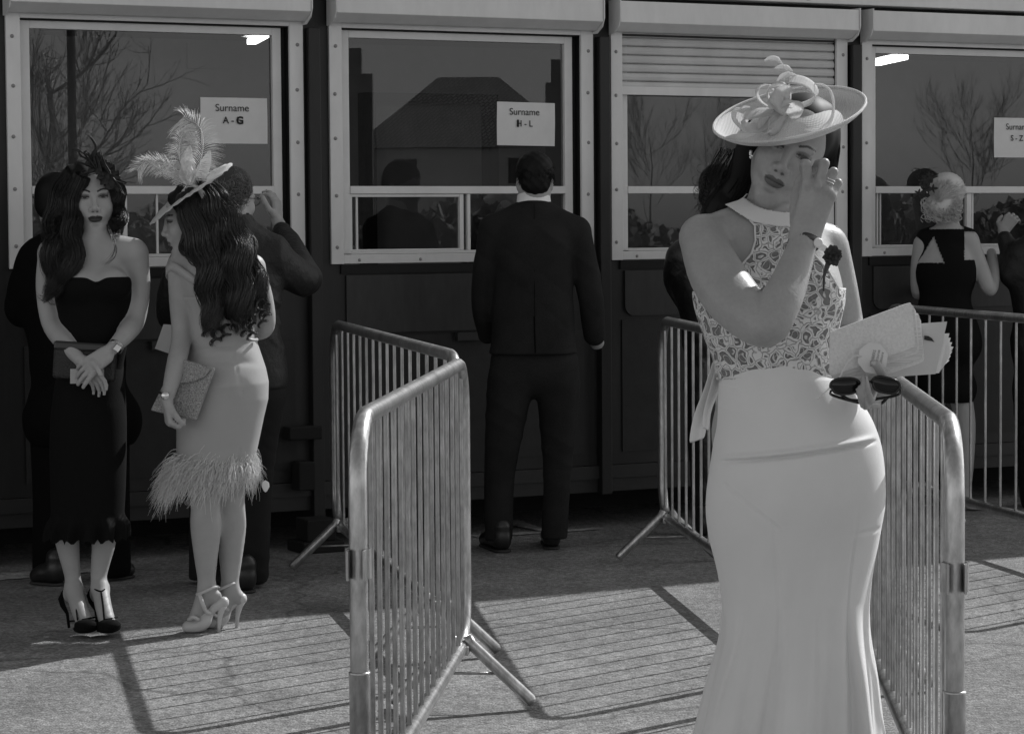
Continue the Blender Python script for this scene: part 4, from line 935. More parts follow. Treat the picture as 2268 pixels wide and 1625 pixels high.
def booklets():
    Y = 5.36
    Q = lambda x, y, d=0.0: W(x, y, Y+d)
    M_pl = mat('pebbled_cover', .7, .5, bump=.0012, bscale=170, var=.03, var2=.10, v2scale=170); M_pg = mat('page_edges', .6, .8, var=.25, vscale=10, stretch=(1, 1, 60))
    def slab(c, th, name, m, parent, bow=.0, rnd=True):
        """c: four corners TL TR BR BL as points; th thickness away from the camera"""
        V = []; N = 12; nrm = unit(np.cross(c[1]-c[0], c[3]-c[0])); nrm = nrm if nrm[1] > 0 else -nrm
        for s in (0, 1):
            for i in range(N+1):
                for j in range(N+1):
                    u, v = i/N, j/N
                    if rnd:
                        k = .04; uu = u; vv = v
                        du = min(u, 1-u); dv = min(v, 1-v)
                        if du < k and dv < k: u = u+(k-du)*.35*(1 if u < .5 else -1); v = v+(k-dv)*.35*(1 if v < .5 else -1)
                    p = (c[0]*(1-u)+c[1]*u)*(1-v)+(c[3]*(1-u)+c[2]*u)*v; V.append(p+nrm*(s*th+bow*math.sin(math.pi*u)))
        m_ = N+1; F = []
        for s in (0, 1):
            for i in range(N):
                for j in range(N): F.append([s*m_*m_+i*m_+j, s*m_*m_+(i+1)*m_+j, s*m_*m_+(i+1)*m_+j+1, s*m_*m_+i*m_+j+1])
        b = m_*m_
        for i in range(N):
            for (a0, a1) in ((i*m_, (i+1)*m_), (i*m_+N, (i+1)*m_+N), (i, i+1), (N*m_+i, N*m_+i+1)): F.append([a0, a1, a1+b, a0+b])
        mb = MB(); mb.add(V, F); return mb.build(name, m, parent, smooth=False)
    t = thing('booklet', tuple(Q(1930, 834)), 'thick pale textured wallet of booklets held in front of the waist', 'booklet')
    c = [Q(1838, 735, -.01), Q(2019, 668, .02), Q(2028, 768, .02), Q(1838, 834, -.01)]
    slab(c, .004, 'front_cover', M_pl, t)
    sh = lambda k, dx, dy, dd: [p+RT*dx+UP*dy+FW*dd for p in k]
    slab(sh(c, .006, -.006, .0052), .010, 'pages', M_pg, t); slab(sh(c, .011, -.012, .0165), .003, 'inner_cover', M_pl, t)
    slab(sh(c, .019, -.022, .021), .009, 'pages', M_pg, t); slab(sh(c, .024, -.031, .0315), .003, 'back_cover', M_pl, t)
    t2 = thing('booklet', tuple(Q(2030, 836)), 'thin open race programme with curved dark emblem sticking out behind the wallet', 'programme')
    c2 = [Q(1960, 722, .05), Q(2098, 712, .06), Q(2072, 828, .05), Q(1925, 838, .035)]
    slab(c2, .0012, 'cover', mat('programme_cover', .55, .6), t2, rnd=False)
    for i in range(7):
        k = i/6; cc = [Q(1985, 745, .053+.004*i), Q(2098+14-3*abs(i-3), 738+ 10*i, .062+.004*i), Q(2080+k*14, 826-20*k, .053+.004*i), Q(1930, 834, .04+.004*i)]
        slab(cc, .0008, 'page', M_paper, t2, rnd=False)
    mk = MB(); A = [(2047, 743), (2056, 744), (2064, 749), (2070, 758)]; B = [(2047, 752), (2056, 754), (2063, 755), (2070, 758)]
    V = [Q(x, y, .0505) for x, y in A]+[Q(x, y, .0505) for x, y in B]; mk.add(V, [[i, i+1, 5+i, 4+i] for i in range(3)]); mk.build('emblem', M_ink, t2)
    # swing tag on a twisted cord
    g = thing('swing_tag', tuple(Q(1933, 824, -.03)), 'octagonal swing tag with small print under the thumb of the holding hand', 'tag')
    mb = MB(); o = Q(1933, 793, -.016); r = .0325; a = [math.radians(22.5+45*k-8) for k in range(8)]; pr = [(r*math.cos(q)*(1 if abs(math.cos(q)) > .3 else 1), r*1.05*math.sin(q)) for q in a]
    mb.prism(pr, lambda p: o+RT*p[0]+UP*p[1], lambda p: o+RT*p[0]+UP*p[1]-FW*.0012); mb.build('card', M_paper, g)
    tx = bpy.data.curves.new('small_print', 'FONT'); tx.body = 'MEMBERS\nRacecourse\nEnclosure'; tx.size = .0085; tx.align_x = 'CENTER'; tx.extrude = .0001
    ob = bpy.data.objects.new('small_print', tx); COL.objects.link(ob); me = bpy.data.meshes.new_from_object(ob); bpy.data.objects.remove(ob)
    ob = link_mesh('small_print', me, mat('grey_print', .2, .8), g); ca, sa = math.cos(1.35), math.sin(1.35); X = RT*ca+UP*sa; Z = -RT*sa+UP*ca; N_ = -FW; p = o+N_*.0018+X*.0-Z*.003-np.array(g.location)
    ob.matrix_local = Matrix(((X[0], Z[0], N_[0], p[0]), (X[1], Z[1], N_[1], p[1]), (X[2], Z[2], N_[2], p[2]), (0, 0, 0, 1)))
    cd_ = MB()
    for s in (0, math.pi):
        pts = [Q(1907, 790, -.019), Q(1896, 788, -.020), Q(1880, 800, -.020), Q(1868, 820, -.020), Q(1856, 842, -.026), Q(1830, 866, -.03), Q(1808, 884, .0)]
        C = resample(pts, 70); cd_.tube([q+UP*.0014*math.sin(i*.9+s)+RT*.0014*math.cos(i*.9+s) for i, q in enumerate(C)], .0009, 5)
    cd_.build('cord', M_white2, g, smooth=True)
    # sunglasses hanging from the fingers
    s = thing('sunglasses', tuple(Q(1915, 895, -.02)), 'dark rimmed sunglasses dangling from the fingers under the booklets', 'sunglasses')
    M_f = mat('black_acetate', .006, .25); M_l = mat('smoked_lens', .006, .12, spec=.35)
    def lens(cx, cy, rx, ry, tilt, d):
        A = []
        for k in range(36):
            q = 2*math.pi*k/36; x = math.copysign(abs(math.cos(q))**.75, math.cos(q))*rx; y = math.copysign(abs(math.sin(q))**.8, math.sin(q))*ry
            if y < 0: x *= 1-.12
            A.append((cx+x*math.cos(tilt)-y*math.sin(tilt), cy-(x*math.sin(tilt)+y*math.cos(tilt))))
        m1 = MB(); pts = [Q(x, y, d) for x, y in A]; m1.tube(pts+[pts[0]], .0028, 8, caps=False); m1.build('rim', M_f, s, smooth=True)
        m2 = MB(); cc = Q(cx, cy, d-.004); V = [cc]+[Q(cx+(x-cx)*.6, cy+(y-cy)*.6, d-.003) for x, y in A]+pts; m2.add(V, [[0, 1+k, 1+(k+1) % 36] for k in range(36)]+[[1+k, 37+k, 37+(k+1) % 36, 1+(k+1) % 36] for k in range(36)]); m2.build('lens', M_l, s, smooth=True)
    lens(1872, 855, 33, 17.5, .05, -.035); lens(1962, 853, 32, 17, -.22, -.035)
    br = MB(); br.tube([Q(1903, 850, -.036), Q(1917, 843, -.042), Q(1932, 846, -.036)], .0026, 8); br.build('bridge', M_f, s, smooth=True)
    for pts in ([Q(1840, 866, -.035), Q(1842, 874, -.02), Q(1880, 886, .01), Q(1935, 898, .02), Q(1952, 893, .02), Q(1968, 878, .02)], [Q(1995, 864, -.035), Q(1988, 874, -.02), Q(1950, 882, .0), Q(1905, 886, .0), Q(1880, 884, -.0), Q(1855, 868, .01)]):
        a_ = MB(); a_.tube(smoothcurve(pts, 6), .0024, 8, flat=1.4); a_.build('temple_arm', M_f, s, smooth=True)
booklets()
# ================================================================== the other people
def shoe_dress_pump(R, name, ankle, heel, toe_l, m, strap=True, hp=.1): pass
M_blk = mat('black_dress_cloth', .006, .85, bump=.0008, bscale=120, spec=.12); M_suit = mat('dark_suit_cloth', .021, .85, bump=.0012, bscale=160, var=.2, vscale=7, var2=.2, v2scale=200, spec=.12)
M_jkt = mat('black_waxed_jacket', .011, .55, bump=.010, bscale=16, spec=.4, detail=4); M_coat = mat('dark_wool', .004, .9, spec=.1); M_trs = mat('dark_trouser_cloth', .014, .85, bump=.004, bscale=10, spec=.2)
M_shoe = mat('black_shoe_leather', .012, .35, spec=.6); M_pale = mat('pale_satin_crepe', .40, .42, bump=.0006, bscale=300, var=.03, spec=.45, sheen=.1); M_feath = mat('pale_feather', .78, .6); M_pshoe = mat('pale_shoe', .55, .35); M_blk_gl = mat('black_satin_petal', .008, .45, spec=.4)
def woman_black():
    Y0 = 9.2; P = lambda x, y, d=0.0: W(x, y, Y0+d)
    R = person_root(192, 1392, Y0, 'woman in black strapless dress with long dark hair, hands clasped over a clutch')
    S = Sdf(); m = 1/616.3
    S.ell(P(208, 650), (.135, .10, .15)); S.ell(P(205, 755, .0), (.118, .09, .12), k=.06); S.ell(P(198, 870, .02), (.118, .10, .15), k=.08)
    S.ell(P(180, 632, -.075), (.064, .055, .058), k=.025); S.ell(P(247, 630, -.07), (.066, .055, .058), k=.025)
    S.cap(P(113, 556, .0), P(200, 552, .01), .042, .05, .04); S.cap(P(298, 556, .0), P(215, 552, .01), .042, .05, .04)
    S.cap(P(214, 550, .03), P(214, 510, .045), .046, .042, .03); S.cap(P(214, 540, .02), P(128, 556, .01), .04, .03, .04); S.cap(P(214, 540, .02), P(285, 553, .01), .04, .032, .04)
    S.chain([P(112, 565, 0), P(104, 635, .02), P(113, 712, .0), P(140, 755, -.08), P(176, 796, -.14)], [.045, .040, .036, .034, .022], .02)
    S.chain([P(300, 565, 0), P(308, 635, .02), P(300, 705, .0), P(280, 738, -.07), P(246, 774, -.14)], [.046, .040, .037, .034, .023], .02)
    f = Fr(P(214, 434), (.20, -1, -.02), (-.05, 0, 1), .99); f.o = P(213, 437, -.02)-f.y*.078; f.o = P(206, 437, 0.06); f.sc = 1.06
    add_head(S, f); S.cap(f.p(0, -.035, -.05), P(214, 530, .04), .042, .042, .012)
    # clasped hands, the one from the right lies on top
    d1 = unit(P(183, 822, -.175)-P(243, 776, -.145)); add_hand(S, P(240, 780, -.15), d1, (.1, .95, -.35), (-.4, -.3, -.85), .96, ((.25, .25, .2), (.3, .3, .2), (.35, .35, .2), (.35, .35, .25)), thumb=((.7, .0, .3), (.9, -.1, .4), (1, -.2, .3)))
    d2 = unit(P(215, 842, -.15)-P(176, 796, -.14)); add_hand(S, P(180, 800, -.135), d2, (-.1, -.6, -.5), (.8, -.2, .3), .94, ((.2, .35, .3), (.2, .35, .3), (.25, .35, .3), (.3, .3, .3)))
    # legs in platform heels
    for x0, xa, xt, d in ((146, 163, 182, 0.0), (229, 222, 233, .0)):
        S.chain([P(x0-(4 if x0 < 200 else -2), 1010, .02), P(x0, 1130, .03), P(x0+2, 1190, .04), P(xa-3, 1270, .03), P(xa, 1302, .02)], [.052, .050, .045, .030, .031], .03)
        S.cap(P(xa-8, 1312, .055), P(xa-7, 1318, .055), .026, .026, .02); S.chain([P(xa, 1305, .01), P((xa+xt)/2+2, 1345, -.05), P(xt+4, 1374, -.09)], [.031, .030, .030], .02)
    ft = face_tint(f, lips=.10, brow=.08, lash=.05, shadow=.28)
    lo = P(140, 520)-np.array([0, .2, 0]); hi = P(265, 370)+np.array([0, .2, 0]); lo2 = P(148, 860)-np.array([0, .26, 0]); hi2 = P(262, 765)+np.array([0, -.08, 0])
    S.build('body', .0075, M_skin_d, R, fine=[(lo, hi, .0023), (lo2, hi2, .003)], tint=ft)
    # dress: boned bodice over the trunk, then the skirt
    D = Sdf(); D.pr = [q for q in S.pr[:5]]; D.off = .006; D.clip(P(208, 612), (0, -.0, 1), .01); D.clip(P(200, 900), (0, 0, -1))
    V, F = D.mesh(.006); px = 1134+FPX*((V-np.array([0, 0, CAM_H]))@RT)/((V-np.array([0, 0, CAM_H]))@FW)
    # sweetheart line
    top = P(208, 612)[2]; dz = np.where(V[:, 2] > top-.02, -.014*np.exp(-((px-213)/16.0)**2), 0); V[:, 2] += dz
    np_mesh('bodice', V, F, M_blk, R)
    prof = [(745, 140, 268), (800, 132, 272), (860, 120, 277), (930, 112, 280), (1000, 110, 280), (1080, 112, 278), (1135, 113, 275), (1142, 112, 276), (1160, 104, 284), (1192, 100, 282)]
    ys = np.linspace(745, 1192, 70); rings = []; n = 120
    for yv in ys:
        l = np.interp(yv, [p[0] for p in prof], [p[1] for p in prof]); r = np.interp(yv, [p[0] for p in prof], [p[2] for p in prof]); a0, a1 = P(l, yv, .02), P(r, yv, .02); c = (a0+a1)/2; hw = (a1[0]-a0[0])/2; dp = np.interp(yv, [745, 900, 1140, 1192], [.10, .14, .11, .13]); g = np.clip((yv-1136)/40, 0, 1)
        rings.append(np.array([c+np.array([math.cos(a)*(hw+g*.012*math.sin(13*a)), math.sin(a)*(dp+g*.02*math.sin(13*a+1)), g*.008*math.sin(26*a)]) for a in np.linspace(0, 2*math.pi, n+1)[:-1]]))
    V, F = loft(rings); np_mesh('skirt', V, F, M_blk, R)
    # T bar platform heels
    for xa, xt, xh, yh in ((163, 186, 135, 1388), (222, 236, 0, 0)):
        sh = Sdf(); sh.ell(P(xt+4, 1390, -.09), (.044, .072, .016), None, .01); sh.ell(P(xt+5, 1383, -.125), (.043, .040, .020), None, .01); sh.clip((0, 0, .002), (0, 0, -1)); o = sh.build('platform_shoe', .005, M_blk, R)
        b = MB(); hx = xa-22 if xa < 200 else xa-18; ys_ = 1308 if xa < 200 else 1300
        b.tube([P(hx, ys_, .08), P(hx-6, ys_+18, .09), P(hx-2, ys_+32, .08), P(hx+8, ys_+50, .075), P(hx+12, ys_+82, .07)], [.006, .011, .010, .006, .005], 8); b.build('stiletto_heel', M_blk, o, smooth=True)
        b = MB(); b.tube(smoothcurve([P(xa-20, ys_-4, .05), P(xa-14, ys_+3, -.01), P(xa+2, ys_+9, -.035), P(xa+14, ys_-0, .0), P(xa+18, ys_-10, .05)], 5), .0036, 6); b.tube(smoothcurve([P(xa+2, ys_+10, -.037), P(xa+6, ys_+38, -.08), P(xa+9, 1372, -.125)], 5), .0036, 6); b.tube(smoothcurve([P(xt-30, 1375, -.05), P(xt, 1371, -.12), P(xt+24, 1366, -.07)], 5), .0038, 6); b.build('shoe_strap', M_blk, o, smooth=True)
    # hair
    H = Sdf(); c = f.sc; H.ell(f.p(0, -.025, .040), np.array((.086, .100, .092))*c, f.A, .01)
    H.chain([P(168, 395, .04), P(148, 450, .05), P(136, 500, .02), P(128, 560, -.05), P(122, 620, -.08)], [.052, .050, .044, .042, .025], .03)
    H.warp = lambda X, Y, Z: .003*np.sin(110*X+30*Z+3*np.sin(18*Z))
    H.chain([P(170, 480, .08), P(162, 540, -.01), P(158, 590, -.08), P(135, 640, -.095)], [.05, .05, .04, .02], .03)
    H.chain([P(245, 400, .04), P(256, 450, .06), P(258, 500, .06), P(250, 525, .05)], [.035, .030, .028, .018], .02)
    H.cap(P(215, 480, .12), P(215, 560, .11), .07, .05, .03)
    H.ell(f.p(-.006, .085, -.020), np.array((.064, .062, .086))*c, f.A, .012, 's'); H.cap(P(216, 520, -.12), P(218, 600, -.14), .05, .06, .01, 's')
    hb = H.build('hair', .006, M_hair, R)
    st = Strands()
    st.lock([P(175, 385, .0), P(150, 440, .03), P(136, 500, .02), P(128, 560, -.05), P(120, 625, -.09), P(112, 660, -.09)], [.05, .062, .058, .056, .042, .02], 950, r=.0010, wave=.012, turns=3.4, shell=(.85, 1.15))
    st.lock([P(182, 388, -.03), P(162, 440, -.01), P(158, 500, -.03), P(160, 560, -.09), P(140, 620, -.10), P(90, 665, -.09)], [.03, .035, .036, .036, .028, .008], 520, r=.0010, wave=.010, turns=3, shell=(.85, 1.15))
    st.lock([P(232, 380, -.01), P(256, 420, .03), P(261, 460, .04), P(260, 500, .02), P(248, 530, -.04)], [.03, .03, .03, .026, .010], 420, r=.0010, wave=.010, turns=3, shell=(.85, 1.15))
    for _ in range(14): st.free([P(238, 500, -.02), P(256, 545+RNG.normal(0, 4), -.08), P(250+RNG.normal(0, 5), 570, -.1), P(232+RNG.normal(0, 6), 588, -.11)], .0008)
    for _ in range(10): st.free([P(130, 640, -.1), P(110, 660, -.1), P(98, 662+RNG.normal(0, 4), -.09), P(79, 656+RNG.normal(0, 5), -.08)], .0011)
    for _ in range(12): st.free([P(120, 610, -.1), P(106, 640, -.1), P(112+RNG.normal(0, 3), 668, -.1), P(126+RNG.normal(0, 3), 674, -.1)], .0009)
    for _ in range(30): st.free([P(200+RNG.normal(0, 12), 381, -.03), P(176, 394+RNG.normal(0, 3), -.04), P(161+RNG.normal(0, 4), 440, -.03), P(152+RNG.normal(0, 6), 490, -.02)], .0013)
    st.build('hair_strands', mat('deep_brown_hair', .016, .36, spec=.55), hb)
    # headpiece of black petals and quills
    q = MB(); ax = (RT, UP*.8-FW*.6, -FW*.6-UP*.0); 
    for i in range(16):
        t = i/15; c0 = P(206+t*52, 352+t*54, -.07+.03*t); petals(q, c0, random.uniform(.028, .046), 5, (RT, UP, -FW), .5, .5, .4)
    q.build('headpiece_petals', M_blk_gl, R, smooth=True)
    q = Strands()
    for pts in ([(214, 372), (208, 350), (212, 325), (203, 308), (194, 298)], [(210, 372), (194, 348), (180, 336), (168, 333), (160, 334)], [(212, 365), (190, 352), (178, 345), (172, 330)], [(206, 370), (188, 362), (172, 358), (166, 364)], [(250, 395), (262, 410), (270, 425), (278, 432)], [(252, 400), (266, 404), (276, 408)], [(244, 385), (236, 372), (226, 350), (222, 336)], [(200, 372), (196, 352), (186, 340), (192, 334), (200, 344)], [(222, 380), (214, 352), (206, 345), (200, 350)]):
        q.free([P(x, y, -.08) for x, y in pts], .0036, n=3, jit=.002)
    q.build('headpiece_quills', M_blk_gl, R, 4)
    # watch
    wq = MB(); c0 = P(256, 768, -.125); d = unit(P(300, 705, 0)-P(243, 776, -.14))
    x = unit(np.cross(d, (0, 1, 0))); y = np.cross(d, x); V = [c0+d*h+x*.027*k*math.cos(a)+y*.027*k*math.sin(a) for k, h in ((1, -.007), (1.1, -.006), (1.1, .006), (1, .007)) for a in np.linspace(0, 2*math.pi, 25)[:-1]]
    wq.add(V, [[i*24+k, i*24+(k+1) % 24, (i+1)*24+(k+1) % 24, (i+1)*24+k] for i in range(3) for k in range(24)]); wq.build('watch_bracelet', mat('steel_bracelet', .6, .25, metal=1, bump=.002, bscale=260), R, smooth=False)
    wq = MB(); wq.box(P(260, 770, -.158), (.012, .016, .004), (x, d, -FW)); wq.build('watch_case', MATS['silver'], R, bevel=.003)
    # clutch and card
    t = thing('clutch_bag', tuple(P(190, 850, -.12)), 'small black beaded clutch under the clasped hands', 'bag')
    b = MB(); b.box(P(188, 803, -.115), (.112, .018, .062), (unit(RT-UP*.06), -FW, unit(UP+RT*.06))); b.build('body', mat('beaded_black', .006, .3, spec=.6, bump=.006, bscale=150), t, bevel=.012)
    b = MB(); b.box(P(190, 768, -.118), (.112, .019, .016), (unit(RT-UP*.06), -FW, unit(UP+RT*.06))); b.build('flap', M_shoe, t, bevel=.008)
    t = thing('race_ticket', tuple(P(193, 850, -.16)), 'small pale card pinched below the clasped hands', 'ticket')
    b = MB(); b.box(P(193, 833, -.14), (.060, .001, .026), (RT, -FW, UP)); b.build('card', M_pale, t)
woman_black()
def woman_pale():
    Y0 = 9.25; P = lambda x, y, d=0.0: W(x, y, Y0+d)
    R = person_root(480, 1400, Y0, 'woman in pale fitted dress with feather hem, turned away, face in profile')
    S = Sdf()
    S.ell(P(475, 620, .0), (.13, .11, .15)); S.ell(P(490, 735, .0), (.115, .095, .12), k=.06)
    S.ell(P(496, 850, .02), (.135, .11, .14), k=.08)
    S.cap(P(400, 585, .02), P(470, 560, .0), .042, .05, .04); S.cap(P(560, 590, .02), P(480, 560, .0), .045, .05, .04); S.cap(P(455, 560, .0), P(432, 510, .0), .05, .048, .03)
    S.chain([P(398, 592, .0), P(400, 670, -.01), P(402, 745, -.05), P(388, 815, -.13), P(370, 884, -.17)], [.045, .041, .036, .034, .023], .02)
    S.chain([P(560, 600, .03), P(583, 660, .06), P(588, 722, .08), P(560, 735, .18), P(520, 725, .28)], [.042, .036, .034, .03, .024], .02)
    f = Fr(P(421, 478, 0), (-1, -.16, -.20), (-.10, 0, 1), 1.0); f.o = P(422, 484, 0)
    add_head(S, f); S.cap(f.p(0, -.02, -.05), P(448, 555, 0), .05, .05, .03)
    add_hand(S, P(369, 886, -.17), (.12, -.1, -1), (.95, .3, .1), (-.2, -.9, 0), .95, ((.9, 1.2, .6), (.95, 1.2, .6), (1.0, 1.2, .6), (1.0, 1.2, .6)), thumb=((.8, .4, .3), (.9, .1, .5), (.7, -.2, .7)))
    # legs
    for x0, xk, xa, ya, d in ((452, 455, 458, 1296, -.04), (508, 510, 509, 1298, .05)):
        S.chain([P(x0, 1010, d), P(xk, 1110, d), P(xk+1, 1165, d+.0), P(xk+1, 1230, d), P(xa, ya, d)], [.06, .053, .056, .043, .029], .03)
        S.cap(P(xa+18, 1322, d), P(xa+20, 1326, d), .026, .024, .02); S.chain([P(xa, ya+4, d), P(xa-12, ya+45, d), P(xa-28, ya+82, d)], [.031, .030, .026], .02)
    lo = P(355, 560)-np.array([0, .16, 0]); hi = P(480, 400)+np.array([0, .16, 0]); lo2 = P(345, 945)-np.array([0, .28, 0]); hi2 = P(402, 880)+np.array([0, -.02, 0])
    S.build('body', .0075, M_skin_d, R, fine=[(lo, hi, .003), (lo2, hi2, .003)], tint=face_tint(f, lips=.35, brow=.15, lash=.1, shadow=.3))
    D = Sdf(); D.pr = [q for q in S.pr[:3]]; D.off = .006; D.clip(P(480, 655), (0, 0, 1)); D.clip(P(480, 790), (0, 0, -1)); D.build('bodice', .006, M_pale, R)
    # band round the upper arms
    b = MB(); C = smoothcurve([P(565, 640, -.10), P(500, 655, -.09), P(450, 634, -.11), P(410, 608, -.09), P(380, 590, -.045), P(367, 600, .0), P(372, 612, .05)], 6); V = []
    for q in C: V += [q+UP*.017, q-UP*.017]
    b.add(V, [[2*i, 2*i+1, 2*i+3, 2*i+2] for i in range(len(C)-1)]); o = b.build('shoulder_band', M_pale, R, smooth=True); sd = o.modifiers.new('solid', 'SOLIDIFY'); sd.thickness = .004
    # fitted skirt: profile measured as left / right edge
    prof = [(742, 424, 560), (755, 422, 569), (771, 418, 574), (816, 408, 589), (846, 403, 595), (884, 397, 594), (922, 391, 585), (984, 391, 572), (1030, 392, 562), (1060, 398, 556)]
    ys = np.linspace(742, 1060, 90); rings = []; n = 140
    for yv in ys:
        l = np.interp(yv, [p[0] for p in prof], [p[1] for p in prof]); r = np.interp(yv, [p[0] for p in prof], [p[2] for p in prof]); a0, a1 = P(l, yv, .02), P(r, yv, .02); c = (a0+a1)/2; hw = (a1[0]-a0[0])/2; dp = np.interp(yv, [742, 850, 1000, 1060], [.105, .155, .125, .11]); ring = []
        for a in np.linspace(0, 2*math.pi, n+1)[:-1]:
            x, y = math.cos(a), math.sin(a); e = 0
            if y < 0:
                e -= .003*math.exp(-((x-.30-(yv-755)*.0016)/.016)**2)*(yv < 870)+.004*math.exp(-((x-.62)/.02)**2)*(yv > 985)
                e += .012*math.exp(-((x-.32)/.28)**2-((yv-835)/34.0)**2)-.007*math.exp(-((x-.5)/.12)**2-((yv-850)/16.0)**2)
                e += .005*math.exp(-((yv-775-5*x)/9.0)**2)*math.exp(-((x-.2)/.5)**2)-.005*math.exp(-((yv-797-4*x)/7.0)**2)*np.clip(1-(x/.9)**4, 0, 1)
                e += .0022*math.sin(yv*.1+3*x)*math.exp(-((yv-1010)/30.0)**2)
            ring.append(c+np.array([x*(hw+.0), y*(dp)-e, 0]))
        rings.append(np.array(ring))
    V, F = loft(rings); np_mesh('skirt', V, F, M_pale, R)
    b = MB(); b.tube(smoothcurve([P(547, 751, -.10), P(560, 753, -.075), P(569, 752, -.02)], 4), .006, 8); b.build('peplum_fold', M_pale, R, smooth=True)
    # feather hem
    st = Strands()
    for i in range(3200):
        a = RNG.uniform(0, 2*math.pi); x, y = math.cos(a), math.sin(a); cl = .5+.5*math.sin(a*11+.7); c0 = P(476, 1036+RNG.normal(0, 15)-8*x, .02)+np.array([x*.146, y*.120, 0]); L = RNG.uniform(.024, .060)*(1+.35*cl)*(1-.3*x)
        out = np.array([x, y*.9, 0]); sw = np.array([-.75, -.1, 0])*RNG.uniform(.1, .9); d = unit(out*RNG.uniform(.35, .8)+sw+np.array([0, 0, RNG.uniform(-.8, .35)])); e = unit(RNG.normal(0, 1, 3))*.5+np.array([-.2, 0, -1.2])
        K = 12; t = np.linspace(0, 1, K)[:, None]; st.P.append(c0+d*L*t*(1-.25*t)+e*L*.75*t**2+np.cumsum(RNG.normal(0, .0011, (K, 3)), axis=0)*t); st.R.append(.0013*(1-.75*t[:, 0]))
    st.build('feather_hem', M_feath, R, 3)
    u = Sdf(); u.ell(P(474, 1050, .02), (.150, .120, .030), None, .02); u.build('feather_base', .008, M_feath, R)
    sp = MB(); sp.lathe([(0, .02), (.012, .012), (.014, -.004), (.006, -.02), (0, -.024)], P(588, 1075, -.02), (RT, FW*.15, UP), 12); sp.build('hanging_tag', M_feath, R, smooth=True)
    # platform sandals
    for dx, dy, d in ((0, 0, -.05), (40, -8, .05)):
        sh = Sdf(); Q = lambda x, y, e=0.0: P(x+dx, y+dy, d+e)
        sh.chain([Q(418, 1388), Q(436, 1386), Q(452, 1374)], [.024, .026, .022], .02); sh.chain([Q(452, 1378), Q(470, 1350), Q(494, 1333)], [.020, .015, .022], .02); sh.clip((0, 0, .002), (0, 0, -1)); o = sh.build('platform_sandal', .005, M_pshoe, R)
        b = MB(); b.tube([Q(495, 1334), Q(490, 1350), Q(486, 1372), Q(484, 1404)], [.020, .013, .0075, .0055], 10); b.build('stiletto_heel', M_pshoe, o, smooth=True)
        b = MB(); C = [Q(438, 1316, -.03), Q(450, 1311, -.04), Q(465, 1304, -.04), Q(478, 1299, -.025), Q(482, 1300, .01), Q(460, 1306, .04), Q(438, 1314, .02), Q(438, 1316, -.03)]; b.tube(smoothcurve(C, 4), .0055, 6); b.tube(smoothcurve([Q(442, 1316, -.035), Q(448, 1334, -.045), Q(456, 1352, -.03), Q(466, 1358, -.02)], 4), .008, 6); b.tube(smoothcurve([Q(418, 1372, -.02), Q(428, 1366, -.04), Q(440, 1372, -.03)], 4), .008, 6); b.build('ankle_strap', M_pshoe, o, smooth=True)
    # long wavy hair down the back
    H = Sdf(); H.ell(f.p(0, -.022, .040), (.088, .102, .092), f.A, .01)
    H.ell(P(458, 462, -.0), (.082, .085, .095), None, .03); H.chain([P(470, 480, 0), P(490, 540, -.03), P(503, 610, -.06), P(508, 670, -.07), P(500, 705, -.07)], [.078, .080, .066, .046, .02], .03)
    H.chain([P(520, 510, 0), P(545, 570, -.02), P(556, 630, -.04), P(556, 670, -.05)], [.035, .035, .025, .012], .03); H.chain([P(412, 535, -.03), P(430, 550, -.05), P(470, 560, -.07)], [.025, .036, .045], .03)
    H.warp = lambda X, Y, Z: .004*np.sin(90*X+25*Z+3*np.sin(20*Z))
    H.ell(f.p(.0, .088, -.030), (.12, .060, .095), f.A, .012, 's'); hb = H.build('hair', .007, M_hair, R)
    st = Strands()
    st.lock([P(425, 425, -.05), P(470, 450, -.05), P(500, 510, -.05), P(520, 580, -.08), P(530, 650, -.10), P(535, 715, -.10), P(532, 745, -.10)], [.03, .055, .06, .060, .055, .042, .03], 950, r=.0011, wave=.013, turns=4, curl=.15, shell=(.85, 1.2))
    st.lock([P(410, 430, -.07), P(430, 490, -.10), P(458, 560, -.11), P(468, 640, -.12), P(468, 700, -.12), P(480, 745, -.12)], [.03, .05, .055, .045, .04, .03], 850, r=.0011, wave=.012, turns=3.6, curl=.15, shell=(.85, 1.2))
    st.lock([P(450, 410, -.02), P(500, 460, .0), P(535, 530, -.02), P(560, 600, -.05), P(578, 660, -.07), P(580, 705, -.08)], [.03, .035, .035, .035, .032, .02], 620, r=.0011, wave=.012, turns=4, shell=(.85, 1.2))
    st.lock([P(425, 420, -.07), P(428, 470, -.10), P(440, 530, -.11), P(470, 590, -.12)], [.025, .03, .04, .04], 240, r=.0014, wave=.006)
    st.lock([P(455, 395, -.0), P(480, 430, -.03), P(510, 480, -.05), P(530, 540, -.06)], [.02, .03, .035, .035], 240, r=.0014, wave=.006, shell=(.85, 1.2))
    st.lock([P(440, 395, -.06), P(462, 440, -.09), P(478, 500, -.10), P(490, 560, -.11)], [.02, .035, .04, .04], 240, r=.0014, wave=.006, shell=(.85, 1.2))
    st.lock([P(430, 500, -.10), P(412, 530, -.09), P(420, 560, -.10), P(455, 580, -.12)], [.02, .025, .03, .03], 120, r=.0014, wave=.006)
